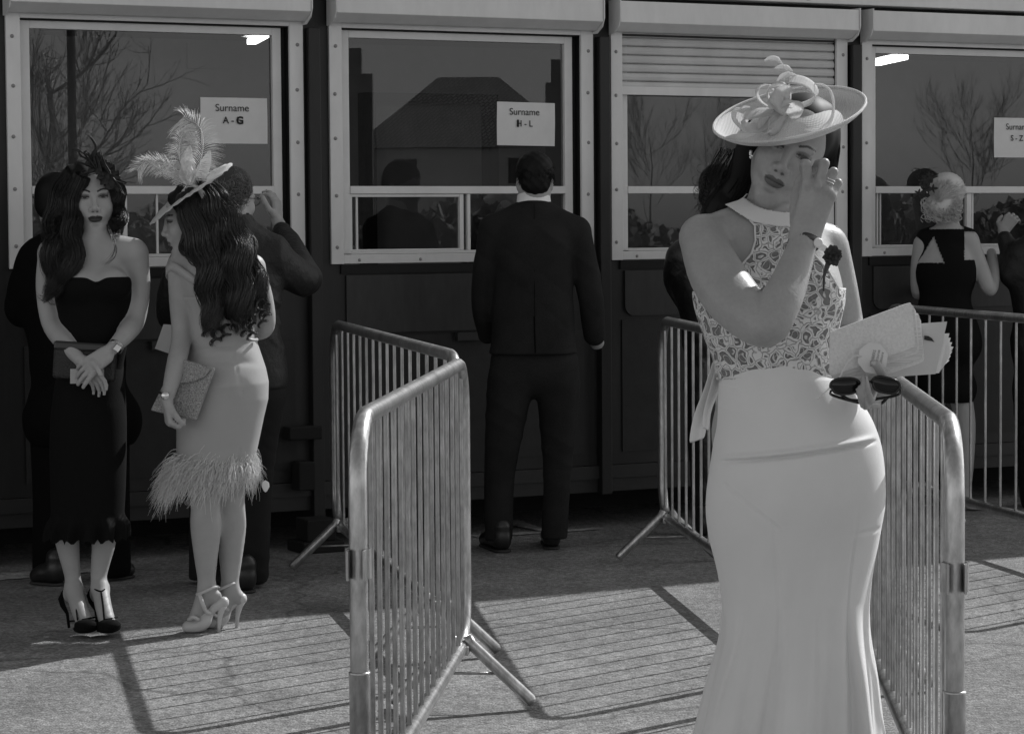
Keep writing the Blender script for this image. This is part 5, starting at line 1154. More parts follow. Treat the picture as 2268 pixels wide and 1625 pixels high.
    # corkscrew ends
    for (x, y) in ((478, 755), (500, 745), (522, 720), (545, 735), (560, 742), (582, 715), (575, 690), (460, 735), (535, 700), (590, 700)):
        for k in range(16):
            K = 22; t = np.linspace(0, 1, K); r0 = .019*RNG.uniform(.8, 1.15); A = t*2*math.pi*1.6+RNG.normal(0, .25); c0 = P(x, y-26, -.12); L = .055
            C = np.stack([c0[0]+r0*np.cos(A)*(.5+.5*t)+RNG.normal(0, .003), c0[1]+r0*np.sin(A)*.7+RNG.normal(0, .003)+0*t, c0[2]-L*t+r0*.4*np.sin(A)], 1); st.P.append(C); st.R.append(.0017*(1-.6*t**2))
    st.build('hair_strands', M_hair2, hb)
    # saucer hat worn on the side with plumes
    hx = unit((.86, -.05, .50)); hn = unit(np.array((-.44, -.22, .80))); hn = unit(hn-hx*(hn@hx)); hy = np.cross(hn, hx); c0 = P(423, 418, -.05); mb = MB(); N = 56
    V = []
    pr = [(0, .02), (.03, .018), (.05, .008), (.07, .0), (.10, .002), (.135, .004), (.165, .0)]
    for r, h in pr:
        for k in range(N):
            a = 2*math.pi*k/N; x, y = math.cos(a), math.sin(a); rr = r*(1.0+.06*math.cos(2*a)); droop = -.035*max(-x, 0)**2*r/.155
            V.append(c0+hx*rr*x+hy*rr*y*.72+hn*(h+.0025*math.cos(34*a)*(r > .08))+ZV*droop)
    mb.add(V, [[i*N+k, i*N+(k+1) % N, (i+1)*N+(k+1) % N, (i+1)*N+k] for i in range(len(pr)-1) for k in range(N)]); hat_o = mb.build('saucer_hat', M_sin, R, smooth=True); sd = hat_o.modifiers.new('solid', 'SOLIDIFY'); sd.thickness = .0016
    lv = MB()
    for pts, w in (([(430, 412), (420, 385), (414, 350), (420, 322)], .026), ([(436, 412), (445, 385), (456, 355), (464, 333)], .024), ([(420, 412), (405, 392), (400, 372)], .014)):
        C = resample([P(x, y, -.09) for x, y in pts], 16); V = []
        for i, q in enumerate(C):
            ww = w*math.sin(math.pi*(.12+.86*i/15))**.8
            for s in (-1, 0, 1): V.append(q+RT*s*ww+FW*.008*abs(s))
        lv.add(V, [[3*i+j, 3*i+j+1, 3*i+3+j+1, 3*i+3+j] for i in range(15) for j in (0, 1)])
    lv.build('stiff_petals', M_sin, hat_o, smooth=True)
    st = Strands()
    def plume(pts, L, n, side=(1, -1), droop=.5, r=.0009, d=-.10):
        C = resample([P(x, y, d) for x, y in pts], 40); T = np.gradient(C, axis=0); st.P.append(resample([P(x, y, d) for x, y in pts], 22)); st.R.append(np.linspace(.0022, .0008, 22))
        for i in range(n):
            u = RNG.uniform(.05, 1); k = int(u*39); t0 = unit(T[k]); s = RNG.choice(side); nn = unit(np.cross(t0, FW))*s+FW*RNG.normal(0, .35); l = L*RNG.uniform(.6, 1.1)*(1-.35*abs(u-.45)); K = 22; t = np.linspace(0, 1, K)[:, None]
            st.P.append(C[k]+(t0*.75+nn*.75)*l*t-ZV*droop*l*t**2+nn*RNG.normal(0, .1)*l*t**2); st.R.append(r*(1-.7*t[:, 0]))
    plume([(424, 410), (440, 370), (450, 325), (444, 285), (418, 262), (405, 258)], .085, 620, (1, -1), .5); plume([(420, 405), (404, 372), (396, 340), (402, 305), (418, 290)], .065, 340, (1, -1), .55)
    plume([(424, 408), (385, 372), (345, 360), (318, 362), (303, 378)], .055, 300, (1, -1), .25); plume([(424, 410), (380, 385), (350, 372), (322, 352), (312, 346)], .03, 60, (1, -1), .1); plume([(420, 412), (390, 398), (365, 385), (345, 388)], .02, 60, (1, -1), .1)
    st.build('ostrich_plumes', M_feath, hat_o, 3)
    b = MB(); C = smoothcurve([P(412, 413, -.10), P(428, 412, -.115), P(444, 425, -.12), P(456, 448, -.11)], 6); V = []
    for q in C: V += [q-RT*.011+UP*.004, q+RT*.011+UP*.004]
    b.add(V, [[2*i, 2*i+1, 2*i+3, 2*i+2] for i in range(len(C)-1)]); o = b.build('headband', M_pale, R, smooth=True); sd = o.modifiers.new('solid', 'SOLIDIFY'); sd.thickness = .003
    b = MB(); cc = P(366, 876, -.197); b.lathe([(0, .004), (.013, .004), (.015, .0), (.013, -.004)], cc, (RT, UP, -FW), 14); b.tube([P(354, 868, -.17), P(366, 876, -.198), P(384, 884, -.17)], .005, 6); b.build('watch', MATS['silver'], R, smooth=True)
    # glitter clutch
    t = thing('clutch_bag', tuple(P(400, 929, -.03)), 'pale glitter envelope clutch tucked under the forearm of the woman in the feather hem dress', 'bag')
    A = [P(390, 790, -.115), P(472, 814, -.185), P(430, 930, -.165), P(332, 908, -.12)]; b = MB(); nrm = unit(np.cross(A[1]-A[0], A[3]-A[0])); nrm = nrm if nrm[1] > 0 else -nrm
    b.add([a for a in A]+[a+nrm*.022 for a in A], [[0, 1, 2, 3], [4, 5, 6, 7], [0, 1, 5, 4], [1, 2, 6, 5], [2, 3, 7, 6], [3, 0, 4, 7]]); M_gl = mat('silver_glitter', .42, .35, metal=.4, bump=.006, bscale=280, var2=.7, v2scale=240); b.build('pouch', M_gl, t, bevel=.006)
    b = MB(); F_ = [P(405, 797, -.134), P(469, 815, -.190), P(452, 834, -.184), P(428, 845, -.166), P(398, 848, -.146)]; b.add([a for a in F_]+[a+nrm*.004 for a in F_], [[0, 1, 2, 3, 4], [9, 8, 7, 6, 5]]+[[i, (i+1) % 5, (i+1) % 5+5, i+5] for i in range(5)]); b.build('flap', M_gl, t)
    # papers in the hidden hand
    t = thing('paper', tuple(P(365, 780, .05)), 'white folded paper poking out beside the pale dress at elbow height', 'paper'); b = MB(); A = [P(362, 718, .1), P(395, 720, .1), P(378, 784, .1), P(343, 772, .1)]; b.add(A+[a+FW*.002 for a in A], [[0, 1, 2, 3], [7, 6, 5, 4]]+[[i, (i+1) % 4, (i+1) % 4+4, i+4] for i in range(4)]); b.build('sheet', M_paper, t)
woman_pale()
def folds(amp, fx, fz, ph=0.0):
    return lambda X, Y, Z: amp*(np.abs(np.sin(fx*X+fz*Z+ph+1.9*np.sin(9*Z+6*X+ph)))**.6-.7)*np.sin(7*Z+5*X+3*Y+ph)
def mens_shoe(R, heel, toe, m=None, r=.042):
    heel = np.array(heel, float); toe = np.array(toe, float); heel[2] = .045; toe[2] = .035
    s = Sdf(); s.chain([heel, heel*.45+toe*.55+ZV*.01, toe], [.040, .042, .036], .03); s.cap(heel+ZV*.04, heel+ZV*.07, .040, .042, .03); s.clip((0, 0, .012), (0, 0, -1)); o = s.build('shoe', .006, m or M_shoe, R)
    q = Sdf(); q.chain([heel*np.array((1, 1, 0))+ZV*.012, toe*np.array((1, 1, 0))+ZV*.012], [.041, .038], .02); q.clip((0, 0, .0125), (0, 0, 1)); q.clip((0, 0, .001), (0, 0, -1)); q.build('sole', .006, mat('shoe_sole', .03, .7), o)
def man_suit():
    Y0 = 11.45; P = lambda x, y, d=0.0: W(x, y, Y0+d)
    R = person_root(1160, 1215, Y0, 'man in dark suit seen from behind at the second window, white collar showing')
    S = Sdf(); S.ell(P(1182, 620, 0), (.13, .07, .2)); S.cap(P(1182, 470, .02), P(1184, 425, .02), .058, .056, .03)
    f = Fr(P(1184, 402, .03), (-.05, 1, -.12), (0, .05, 1), 1.0); add_head(S, f, male=True, face=False)
    S.cap(P(1183, 440, .01), f.p(0, -.03, -.03), .058, .06, .03)
    S.chain([P(1260, 520, .0), P(1298, 600, .03), P(1310, 672, .04), P(1318, 735, .10), P(1322, 758, .14)], [.04, .038, .035, .03, .034])
    lo = P(1120, 450)-np.array([0, .2, 0]); hi = P(1245, 320)+np.array([0, .2, 0])
    S.build('body', .01, M_skin_d, R, fine=[(lo, hi, .0035)])
    H = Sdf(); H.ell(f.p(0, -.02, .045), (.085, .10, .088), f.A, .01); H.ell(f.p(0, -.055, -.01), (.068, .055, .065), f.A, .02); H.warp = lambda X, Y, Z: .0018*np.sin(150*X+40*Z)*np.sin(120*Z+60*Y); hb = H.build('hair', .005, M_hair, R)
    st = Strands()
    for _ in range(500):
        a = RNG.uniform(-1.35, 1.35); e = RNG.uniform(-.5, 1.3); d = f.x*math.sin(a)*math.cos(e)-f.y*math.cos(a)*math.cos(e)+f.z*math.sin(e); p0 = f.p(0, -.025, .03)+d*.085; dn = unit(-f.z+d*.6+RNG.normal(0, .25, 3)); st.free([p0, p0+dn*.012, p0+dn*.024], .0011, K=6, jit=.001)
    st.build('hair_strands', M_hair, hb)
    C = MB(); V = []; n = 30
    for zz, rr in ((-.02, .078), (.018, .0735), (.019, .070), (-.02, .074)):
        for k in range(n):
            a = 2*math.pi*k/n; V.append(P(1182, 442, .02)+np.array([math.cos(a)*rr, math.sin(a)*rr*.97, zz-.016*math.sin(a)]))
    C.add(V, [[i*n+k, i*n+(k+1) % n, (i+1)*n+(k+1) % n, (i+1)*n+k] for i in range(3) for k in range(n)]); C.build('shirt_collar', mat('white_shirt', .85, .6), R, smooth=True)
    J = Sdf(); J.chain([P(1150, 540, .0), P(1150, 620, .0), P(1146, 700, -.0), P(1142, 860, .0)], [.125, .115, .112, .122], .03); J.chain([P(1212, 540, .0), P(1212, 620, .0), P(1216, 700, -.0), P(1222, 860, .0)], [.125, .115, .112, .122], .12); J.cap(P(1088, 500, 0), P(1180, 470, .01), .048, .066, .05); J.cap(P(1278, 504, 0), P(1186, 470, .01), .050, .066, .05)
    J.chain([P(1092, 515, 0), P(1078, 600, .03), P(1072, 680, .06), P(1080, 740, .16)], [.066, .062, .055, .044], .03); J.chain([P(1278, 518, 0), P(1298, 600, .03), P(1310, 672, .04), P(1316, 742, .10)], [.066, .060, .056, .050], .03)
    J.cap(P(1134, 840, -.01), P(1234, 848, -.01), .112, .116, .08); J.cap(P(1183, 466, .02), P(1183, 452, .02), .078, .066, .02)
    J.clip(P(1183, 783), (0.0, 0, -1), .006); J.clip(P(1183, 437), (0, .5, 1), .004); J.cap(P(1183, 445, .025), P(1183, 400, .025), .060, .062, .004, 's'); J.warp = folds(.006, 14, 17)
    J.build('jacket', .007, M_suit, R)
    b = MB(); b.tube(smoothcurve([P(1183, 452, -.075), P(1184, 560, -.127), P(1184, 680, -.13), P(1186, 770, -.132)], 6), .0012, 5); b.build('back_seam', M_coat, R)
    b = MB(); b.tube(smoothcurve([P(1183, 700, -.124), P(1184, 740, -.126), P(1186, 782, -.128)], 4), .0028, 5); b.build('back_vent', M_coat, R)
    T = Sdf(); T.cap(P(1134, 800, 0), P(1232, 804, 0), .096, .098, .06); T.cap(P(1150, 830, -.0), P(1215, 832, -.0), .10, .10, .06)
    T.chain([P(1130, 850, .0), P(1116, 960, -.01), P(1106, 1060, .01), P(1104, 1188, .0)], [.105, .085, .068, .062], .03); T.chain([P(1236, 850, .02), P(1236, 960, .03), P(1234, 1060, .05), P(1228, 1184, .05)], [.100, .080, .062, .058], .03)
    T.warp = folds(.005, 10, 17, 1.0); T.clip(P(1106, 1196), (0, 0, -1)); T.build('trousers', .008, M_suit, R)
    mens_shoe(R, W(1112, 1216, 11.42), W(1078, 1216, 11.62)); mens_shoe(R, W(1222, 1204, 11.52), W(1214, 1202, 11.74))
man_suit()
def man_curly():
    Y0 = 10.35; P = lambda x, y, d=0.0: W(x, y, Y0+d); m = 1/548.
    R = person_root(545, 1320, Y0, 'man with curly hair and glasses in black jacket, leaning to the window, arm raised')
    S = Sdf(); f = Fr(P(516, 440, 0), (.62, .78, -.10), (.05, 0, 1), 1.0); add_head(S, f, male=True); S.cap(P(520, 505, .0), f.p(0, -.03, -.05), .058, .056, .03); S.ell(P(520, 640, .02), (.16, .11, .2))
    add_hand(S, P(614, 488, 1.02), (-.05, .1, 1), (-.95, .3, 0), (-.3, -.9, .1), 1.05, ((.7, .9, .5), (.5, .8, .5), (.4, .8, .5), (.5, .7, .5)))
    S.chain([P(560, 570, .05), P(640, 600, .12), P(676, 618, .22), P(672, 602, .45), P(645, 550, .75), P(622, 505, .98), P(614, 488, 1.02)], [.05, .045, .04, .04, .034, .03, .027], .01)
    lo = P(470, 500)-np.array([0, .15, 0]); hi = P(575, 360)+np.array([0, .2, 0]); lo2 = P(575, 520, 1.0)-np.array([0, .15, 0]); hi2 = P(650, 430, 1.0)+np.array([0, .15, 0])
    S.build('body', .01, M_skin_d, R, fine=[(lo, hi, .0035), (lo2, hi2, .0035)])
    H = Sdf(); H.ell(f.p(0, -.03, .045), (.092, .10, .088), f.A, .01); H.ell(f.p(0, -.06, -.01), (.075, .055, .075), f.A, .02); hb = H.build('hair', .006, mat('grey_brown_hair', .03, .6), R); st = Strands()
    for _ in range(620):
        a = RNG.uniform(-2.0, 2.0); e = RNG.uniform(-.7, 1.4); d = f.x*math.sin(a)*math.cos(e)-f.y*math.cos(a)*math.cos(e)+f.z*math.sin(e); c0 = f.p(0, -.03, .03)+d*np.array([.092, .095, .09]); K = 14; t = np.linspace(0, 1, K); A = t*2*math.pi*RNG.uniform(.8, 1.4)+RNG.uniform(0, 6); u = unit(np.cross(d, RNG.normal(0, 1, 3))); v = np.cross(d, u); r0 = RNG.uniform(.006, .011)
        st.P.append(c0+u*(r0*np.cos(A))[:, None]+v*(r0*np.sin(A))[:, None]+d*(.010*t+.004*np.sin(A*.7))[:, None]); st.R.append(np.full(K, .0015)*(1-.4*t))
    st.build('curls', mat('greying_curls', .15, .5), hb, 3)
    g = MB(); M_fr = mat('glasses_frame', .015, .3)
    for q in (1, -1):
        C = [f.p(.033*q+.024*math.cos(a), .098, .0+.017*math.sin(a)) for a in np.linspace(0, 2*math.pi, 21)]; g.tube(C, .0018, 6, caps=False); g.tube([f.p(.057*q, .094, .006), f.p(.078*q, .06, .008), f.p(.079*q, -.005, .004)], .0018, 6)
    g.tube([f.p(-.01, .102, .004), f.p(.01, .102, .004)], .0018, 6); g.build('glasses', M_fr, R, smooth=True)
    J = Sdf(); J.ell(P(515, 620, .05), (.21, .14, .22)); J.ell(P(510, 760, .02), (.21, .14, .2), k=.1); J.cap(P(430, 545, .05), P(520, 515, .02), .07, .07, .05); J.cap(P(600, 560, .05), P(525, 515, .02), .075, .07, .05); J.cap(P(440, 840, .02), P(560, 840, .02), .14, .145, .08)
    J.chain([P(598, 568, .05), P(640, 600, .12), P(676, 618, .22), P(672, 602, .45), P(645, 550, .75), P(624, 512, .92)], [.080, .078, .072, .066, .056, .042], .03)
    J.chain([P(420, 570, .05), P(388, 640, .12), P(380, 700, .25), P(400, 690, .5)], [.075, .068, .06, .05], .03); J.cap(P(520, 505, .0), P(523, 492, .0), .078, .070, .02); J.cap(P(521, 500, .01), P(524, 440, .01), .058, .06, .004, 's'); J.clip(P(500, 862), (0, 0, -1))
    J.warp = lambda X, Y, Z: (.009*np.abs(np.sin(26*X+20*Z+1.9*np.sin(11*Z+6*X)))**.6-.006)*np.clip((X-W(560, 600, Y0)[0])*8, .25, 1); J.build('jacket', .008, M_jkt, R)
    b = MB(); b.tube(smoothcurve([P(492, 490, .05), P(520, 500, -.07), P(545, 496, -.02), P(552, 500, .05)], 5), [.012]*16, 6) if False else b.tube(smoothcurve([P(492, 492, .05), P(520, 497, -.075), P(550, 500, .03)], 6), .013, 8); b.build('jacket_collar', mat('cord_collar', .006, .9), R, smooth=True)
    T = Sdf(); T.cap(P(470, 860, .02), P(560, 860, .02), .12, .12, .05); T.chain([P(470, 880, .02), P(462, 1050, .1), P(456, 1285, .12)], [.11, .08, .07], .03); T.chain([P(572, 880, 0), P(562, 1050, .02), P(556, 1270, .0)], [.11, .08, .072], .03); T.warp = folds(.004, 22, 35); T.clip(P(556, 1290), (0, 0, -1)); T.build('trousers', .009, M_trs, R)
    mens_shoe(R, W(545, 1318, 10.2), W(470, 1306, 10.42)); mens_shoe(R, W(565, 1290, 10.45), W(500, 1280, 10.7))
man_curly()
def man_behind():
    Y0 = 10.6; P = lambda x, y, d=0.0: W(x, y, Y0+d)
    R = person_root(185, 1282, Y0, 'person in black coat mostly hidden behind the woman in the black strapless dress')
    S = Sdf(); f = Fr(P(128, 452, .1), (.4, .9, -.2), (.1, 0, 1), 1.0); add_head(S, f, male=True, face=False); S.cap(P(135, 520, .05), f.p(0, -.02, -.05), .058, .056, .03); S.ell(P(150, 640, .02), (.16, .11, .2)); S.build('body', .009, M_skin_d, R)
    H = Sdf(); H.ell(f.p(0, -.02, .04), (.088, .10, .09), f.A, .01); H.ell(f.p(0, -.05, -.01), (.07, .055, .07), f.A, .02); H.build('hair', .008, M_hair, R)
    J = Sdf(); J.ell(P(150, 640, 0), (.23, .14, .24)); J.ell(P(172, 800, 0), (.20, .14, .25), k=.1); J.cap(P(88, 568, 0), P(150, 545, 0), .07, .08, .06); J.cap(P(215, 575, 0), P(150, 545, 0), .07, .08, .06)
    J.chain([P(85, 585, 0), P(58, 650, .02), P(50, 688, .05), P(80, 690, .3)], [.085, .080, .07, .055], .03); J.chain([P(215, 590, 0), P(245, 680, .05), P(230, 720, .3)], [.075, .07, .05], .03); J.cap(P(130, 930, 0), P(235, 930, 0), .15, .15, .08); J.clip(P(180, 985), (0, 0, -1)); J.warp = folds(.004, 15, 20); J.build('coat', .009, M_coat, R)
    T = Sdf(); T.chain([P(125, 960, .02), P(118, 1100, .02), P(112, 1268, 0)], [.11, .085, .075], .03); T.chain([P(228, 960, .02), P(242, 1100, .02), P(250, 1255, .0)], [.11, .085, .075], .03); T.clip(P(112, 1276), (0, 0, -1)); T.build('trousers', .01, M_coat, R)
    mens_shoe(R, W(125, 1285, 10.45), W(85, 1280, 10.5)); mens_shoe(R, W(245, 1272, 10.6), W(280, 1268, 10.66))
man_behind()
def woman_blonde():
    Y0 = 12.95; P = lambda x, y, d=0.0: W(x, y, Y0+d)
    R = person_root(2130, 1112, Y0, 'blonde woman with pinned up hair in black dress with a cut out back')
    S = Sdf(); S.ell(P(2095, 600, 0), (.15, .10, .18)); S.ell(P(2092, 700, 0), (.14, .10, .14), k=.06); S.cap(P(2052, 528, 0), P(2098, 515, 0), .045, .05, .04); S.cap(P(2146, 528, 0), P(2100, 515, 0), .045, .05, .04); S.cap(P(2098, 520, 0), P(2102, 470, .0), .048, .046, .03)
    f = Fr(P(2100, 440, .03), (.45, .88, -.15), (.0, 0, 1), .98); add_head(S, f); S.cap(P(2100, 480, 0), f.p(0, -.02, -.05), .046, .046, .03)
    S.chain([P(2150, 540, 0), P(2172, 595, .0), P(2193, 640, -.02), P(2200, 600, .12), P(2196, 560, .24)], [.047, .042, .036, .032, .025], .02); S.chain([P(2040, 540, 0), P(2032, 600, .02), P(2034, 650, .06), P(2050, 640, .25)], [.04, .036, .033, .028], .02)
    S.chain([P(2126, 870, 0), P(2138, 940, .0), P(2140, 1020, .0), P(2138, 1092, .0)], [.060, .052, .040, .028], .03); S.chain([P(2138, 1096, 0), P(2145, 1112, -.02), P(2166, 1116, .0)], [.030, .025, .020], .02)
    S.chain([P(2070, 870, 0), P(2066, 940, .05), P(2064, 1080, .05)], [.060, .052, .028], .03)
    S.build('body', .0085, M_skin_d, R, fine=[(P(2180, 610, 0)-np.array([0, .0, 0]), P(2181, 609, 0), .01)] if False else ())
    D = Sdf(); D.pr = [q for q in S.pr[:4]]; D.off = .007; D.cap(P(2070, 760, 0), P(2115, 760, 0), .13, .13, .08); D.cap(P(2080, 860, 0), P(2110, 860, 0), .115, .115, .08); D.clip(P(2095, 890), (0, 0, -1)); V, F = D.mesh(.006)
    Q = V-np.array([0, 0, CAM_H]); z = Q@FW; px = 1134+FPX*(Q@RT)/z; py = 812.5-FPX*(Q@UP)/z; c = np.stack([px[F].mean(1), py[F].mean(1), V[F][:, :, 1].mean(1)], 1)
    # teardrop opening in the back, V at the shoulder blades
    hole = (c[:, 1] > 523) & (c[:, 1] < 583) & (c[:, 0] > 2068-(c[:, 1]-523)*.60) & (c[:, 0] < 2068+(c[:, 1]-523)*.40) & (c[:, 2] < Y0); neck = (c[:, 1] < 515+np.abs(c[:, 0]-2070)*-.12) & (c[:, 1] < 512) & (c[:, 0] > 2058) & (c[:, 0] < 2135) & (c[:, 1] < 508+0*c[:, 0])
    arm = (c[:, 0] > 2136+(c[:, 1]-505)*-.0) & (c[:, 1] > 512) & (c[:, 1] < 575) & (c[:, 0] > 2136); F = F[~(hole | neck | arm)]; np_mesh('dress', V, F, M_blk, R)
    H = Sdf(); H.ell(f.p(0, -.02, .04), (.088, .105, .092), f.A, .01); H.ell(P(2080, 455, -.07), (.075, .06, .06), None, .03); H.ell(f.p(0, .085, -.03), (.06, .05, .085), f.A, .01, 's'); hb = H.build('hair', .007, M_blonde, R); st = Strands()
    for _ in range(260):
        a = RNG.uniform(-2, 2); e = RNG.uniform(-.3, 1.4); d = f.x*math.sin(a)*math.cos(e)-f.y*math.cos(a)*math.cos(e)+f.z*math.sin(e); p0 = f.p(0, -.02, .035)+d*.094; p1 = P(2078, 440, -.13)+RNG.normal(0, .012, 3); st.free([p0, (p0*.6+p1*.4)+d*.012, p1], .0016, K=10, jit=.002)
    for _ in range(190):
        c0 = P(RNG.uniform(2045, 2128), RNG.uniform(440, 482), -.10+RNG.uniform(-.03, .03)); K = 10; t = np.linspace(0, 1, K); A = t*2*math.pi*1.1+RNG.uniform(0, 6); r0 = RNG.uniform(.010, .018); st.P.append(np.stack([c0[0]+r0*np.cos(A), c0[1]+r0*np.sin(A)*.6, c0[2]+r0*np.sin(A)-.02*t], 1)); st.R.append(np.full(K, .0018))
    st.build('hair_curls', M_blonde, hb, 3)
    q = MB()
    for i in range(9): petals(q, P(2046+random.uniform(-12, 22), 405+random.uniform(-15, 30), -.165), .030, 5, (RT, UP, -FW), .5, .45, .3)
    q.build('headpiece_petals', M_blk_gl, R, smooth=True); q = Strands()
    for _ in range(12):
        x = RNG.uniform(2030, 2060); q.free([P(2050, 410, -.16), P(x, 392, -.16), P(x+RNG.normal(0, 8), 378, -.15), P(x+RNG.normal(0, 12), 372, -.14)], .0022, K=10)
    q.build('headpiece_loops', M_blk_gl, R, 4)
    s = Sdf(); s.chain([P(2134, 1112, .02), P(2150, 1120, -.03), P(2172, 1121, -.02)], [.018, .018, .018]); s.clip((0, 0, .001), (0, 0, -1)); s.build('flat_shoe', .006, M_pshoe, R)
woman_blonde()
def others():
    Y0 = 12.0; P = lambda x, y, d=0.0: W(x, y, Y0+d)
    R = person_root(1560, 1190, Y0, 'dark haired person in shiny black coat behind the shoulder of the saucer hat woman')
    S = Sdf(); f = Fr(P(1588, 425, 0), (-.3, .95, -.2), (0, 0, 1), 1.0); add_head(S, f, face=False); S.cap(P(1585, 500, 0), f.p(0, -.02, -.05), .05, .05, .03); S.ell(P(1570, 620, 0), (.15, .11, .2)); S.build('body', .01, M_skin_d, R)
    J = Sdf(); J.ell(P(1562, 610, 0), (.17, .13, .2)); J.ell(P(1575, 740, 0), (.14, .13, .22), k=.1); J.cap(P(1512, 565, 0), P(1580, 520, 0), .06, .07, .06); J.chain([P(1506, 570, 0), P(1498, 620, .05), P(1520, 670, .15)], [.062, .06, .05], .03); J.chain([P(1640, 570, 0), P(1655, 660, .1)], [.06, .05], .03); J.chain([P(1575, 850, 0), P(1578, 1150, 0)], [.13, .09], .05); J.warp = folds(.004, 20, 20); J.build('coat', .01, mat('black_shiny_coat', .008, .3, spec=.8, bump=.008, bscale=16), R)
    H = Sdf(); H.ell(f.p(0, -.02, .035), (.09, .105, .095), f.A, .01); H.ell(P(1575, 435, -.06), (.06, .05, .06), None, .02); hb = H.build('hair', .008, M_hair, R); st = Strands()
    for _ in range(170):
        c0 = P(RNG.normal(1575, 14), RNG.normal(430, 18), -.09); K = 10; t = np.linspace(0, 1, K); A = t*2*math.pi*.9+RNG.uniform(0, 6); r0 = RNG.uniform(.012, .03); st.P.append(np.stack([c0[0]+r0*np.cos(A), c0[1]+r0*np.sin(A)*.6, c0[2]+r0*np.sin(A)], 1)); st.R.append(np.full(K, .0011))
    st.build('hair_strands', M_hair2, hb, 3); mens_shoe(R, W(1560, 1190, 11.9), W(1560, 1182, 12.1))
    Y1 = 13.05; P = lambda x, y, d=0.0: W(x, y, Y1+d)
    R = person_root(2300, 1110, Y1, 'person in dark coat cut by the right edge, one hand raised')
    S = Sdf(); add_hand(S, P(2222, 512, .1), (.55, .35, .75), (.3, .8, -.5), (-.6, .3, .6), 1.0, ((.5, .8, .5),)*4); S.ell(P(2310, 620, 0), (.14, .10, .2)); f = Fr(P(2310, 420, 0), (-.2, .95, -.1), (0, 0, 1), 1.0); add_head(S, f, male=True, face=False); S.cap(P(2310, 500, 0), f.p(0, -.02, -.05), .055, .055, .03); S.chain([P(2300, 560, 0), P(2258, 570, 0), P(2240, 610, .0), P(2236, 560, .06), P(2226, 530, .08), P(2222, 512, .1)], [.04, .04, .036, .032, .028, .025], .01)
    lo = P(2200, 530, .05)-np.array([0, .15, 0]); hi = P(2285, 460, .1)+np.array([0, .2, 0]); S.build('body', .01, M_skin_d, R, fine=[(lo, hi, .004)])
    J = Sdf(); J.ell(P(2312, 620, 0), (.18, .13, .22)); J.ell(P(2312, 760, 0), (.17, .13, .25), k=.1); J.cap(P(2262, 560, 0), P(2310, 530, 0), .065, .07, .06); J.chain([P(2258, 570, 0), P(2240, 610, .0), P(2236, 560, .06), P(2226, 528, .08)], [.062, .060, .052, .040], .03); J.chain([P(2312, 860, 0), P(2312, 1100, 0)], [.16, .12], .05); J.warp = folds(.005, 25, 30); J.build('coat', .009, M_jkt, R)
    H = Sdf(); H.ell(f.p(0, -.02, .04), (.088, .10, .09), f.A, .01); H.build('hair', .01, M_hair, R)
    mens_shoe(R, W(2300, 1110, 13.0), W(2300, 1104, 13.2))
    # clerk behind the second window
    uc = on_wall(1098, 480, -.8)[0]; c0 = wp(uc, -.95, 0); R = thing('person', (c0[0], c0[1], .42), 'dark haired clerk dimly seen through the glass beside the head of the suited man', 'person')
    S = Sdf(); p = lambda a, v, z: wp(a+.2+uc, v, z); f = Fr(p(-.20, -.75, 1.50), NV, (0, 0, 1), .98); add_head(S, f); S.cap(p(-.20, -.80, 1.32), f.p(0, -.02, -.05), .05, .05, .03); S.build('body', .008, mat('skin_indoors', .2, .6), R)
    J = Sdf(); J.ell(p(-.20, -.80, 1.12), (.20, .13, .22)); J.chain([p(-.38, -.80, 1.22), p(-.42, -.75, .98), p(-.30, -.55, .95)], [.06, .05, .04], .03); J.chain([p(-.02, -.80, 1.22), p(.02, -.75, .98), p(-.1, -.55, .95)], [.06, .05, .04], .03); J.chain([p(-.2, -.8, .95), p(-.2, -.8, .43)], [.15, .14], .05); J.build('jumper', .012, M_coat, R)
    H = Sdf(); H.ell(f.p(0, -.03, .04), (.092, .10, .095), f.A, .01); H.chain([p(-.29, -.80, 1.50), p(-.31, -.78, 1.32)], [.04, .04]); H.chain([p(-.11, -.80, 1.50), p(-.09, -.78, 1.32)], [.04, .04]); H.build('hair', .01, M_hair, R)
others()
# ================================================================== what stands across the road (seen only as reflections in the windows)
GP = wp(0, -.05, 0)
def MR(p):
    """a place given as it appears beyond the glass -> where it really stands, in front of the cabins"""
    p = np.array(p, float); return p-2*((p-GP)@NV)*NV
def mir(x, y, Y): return MR(W(x, y, Y))
M_roof = mat('clay_roof_tiles', .10, .8, var=.2, vscale=1.2, stretch=(1, 1, 1)); M_rend = mat('rendered_wall', .75, .8, var=.08, vscale=.6); M_chim = mat('chimney_brick', .2, .9, var=.2, vscale=3); M_hedge = mat('hedge', .28, .9, var=.4, vscale=1.5)
def roofmat():
    m = M_roof; n = m.node_tree.nodes; L = m.node_tree.links; p = n['Principled BSDF']; tc = n.new('ShaderNodeTexCoord'); w = n.new('ShaderNodeTexBrick'); w.inputs['Scale'].default_value = 1.6; w.inputs['Color1'].default_value = (.30, .30, .30, 1); w.inputs['Color2'].default_value = (.20, .20, .20, 1); w.inputs['Mortar'].default_value = (.08, .08, .08, 1); w.inputs['Mortar Size'].default_value = .05
    L.new(tc.outputs['Generated'], w.inputs['Vector']); w.inputs['Scale'].default_value = 22; L.new(w.outputs['Color'], p.inputs['Base Color'])
roofmat()
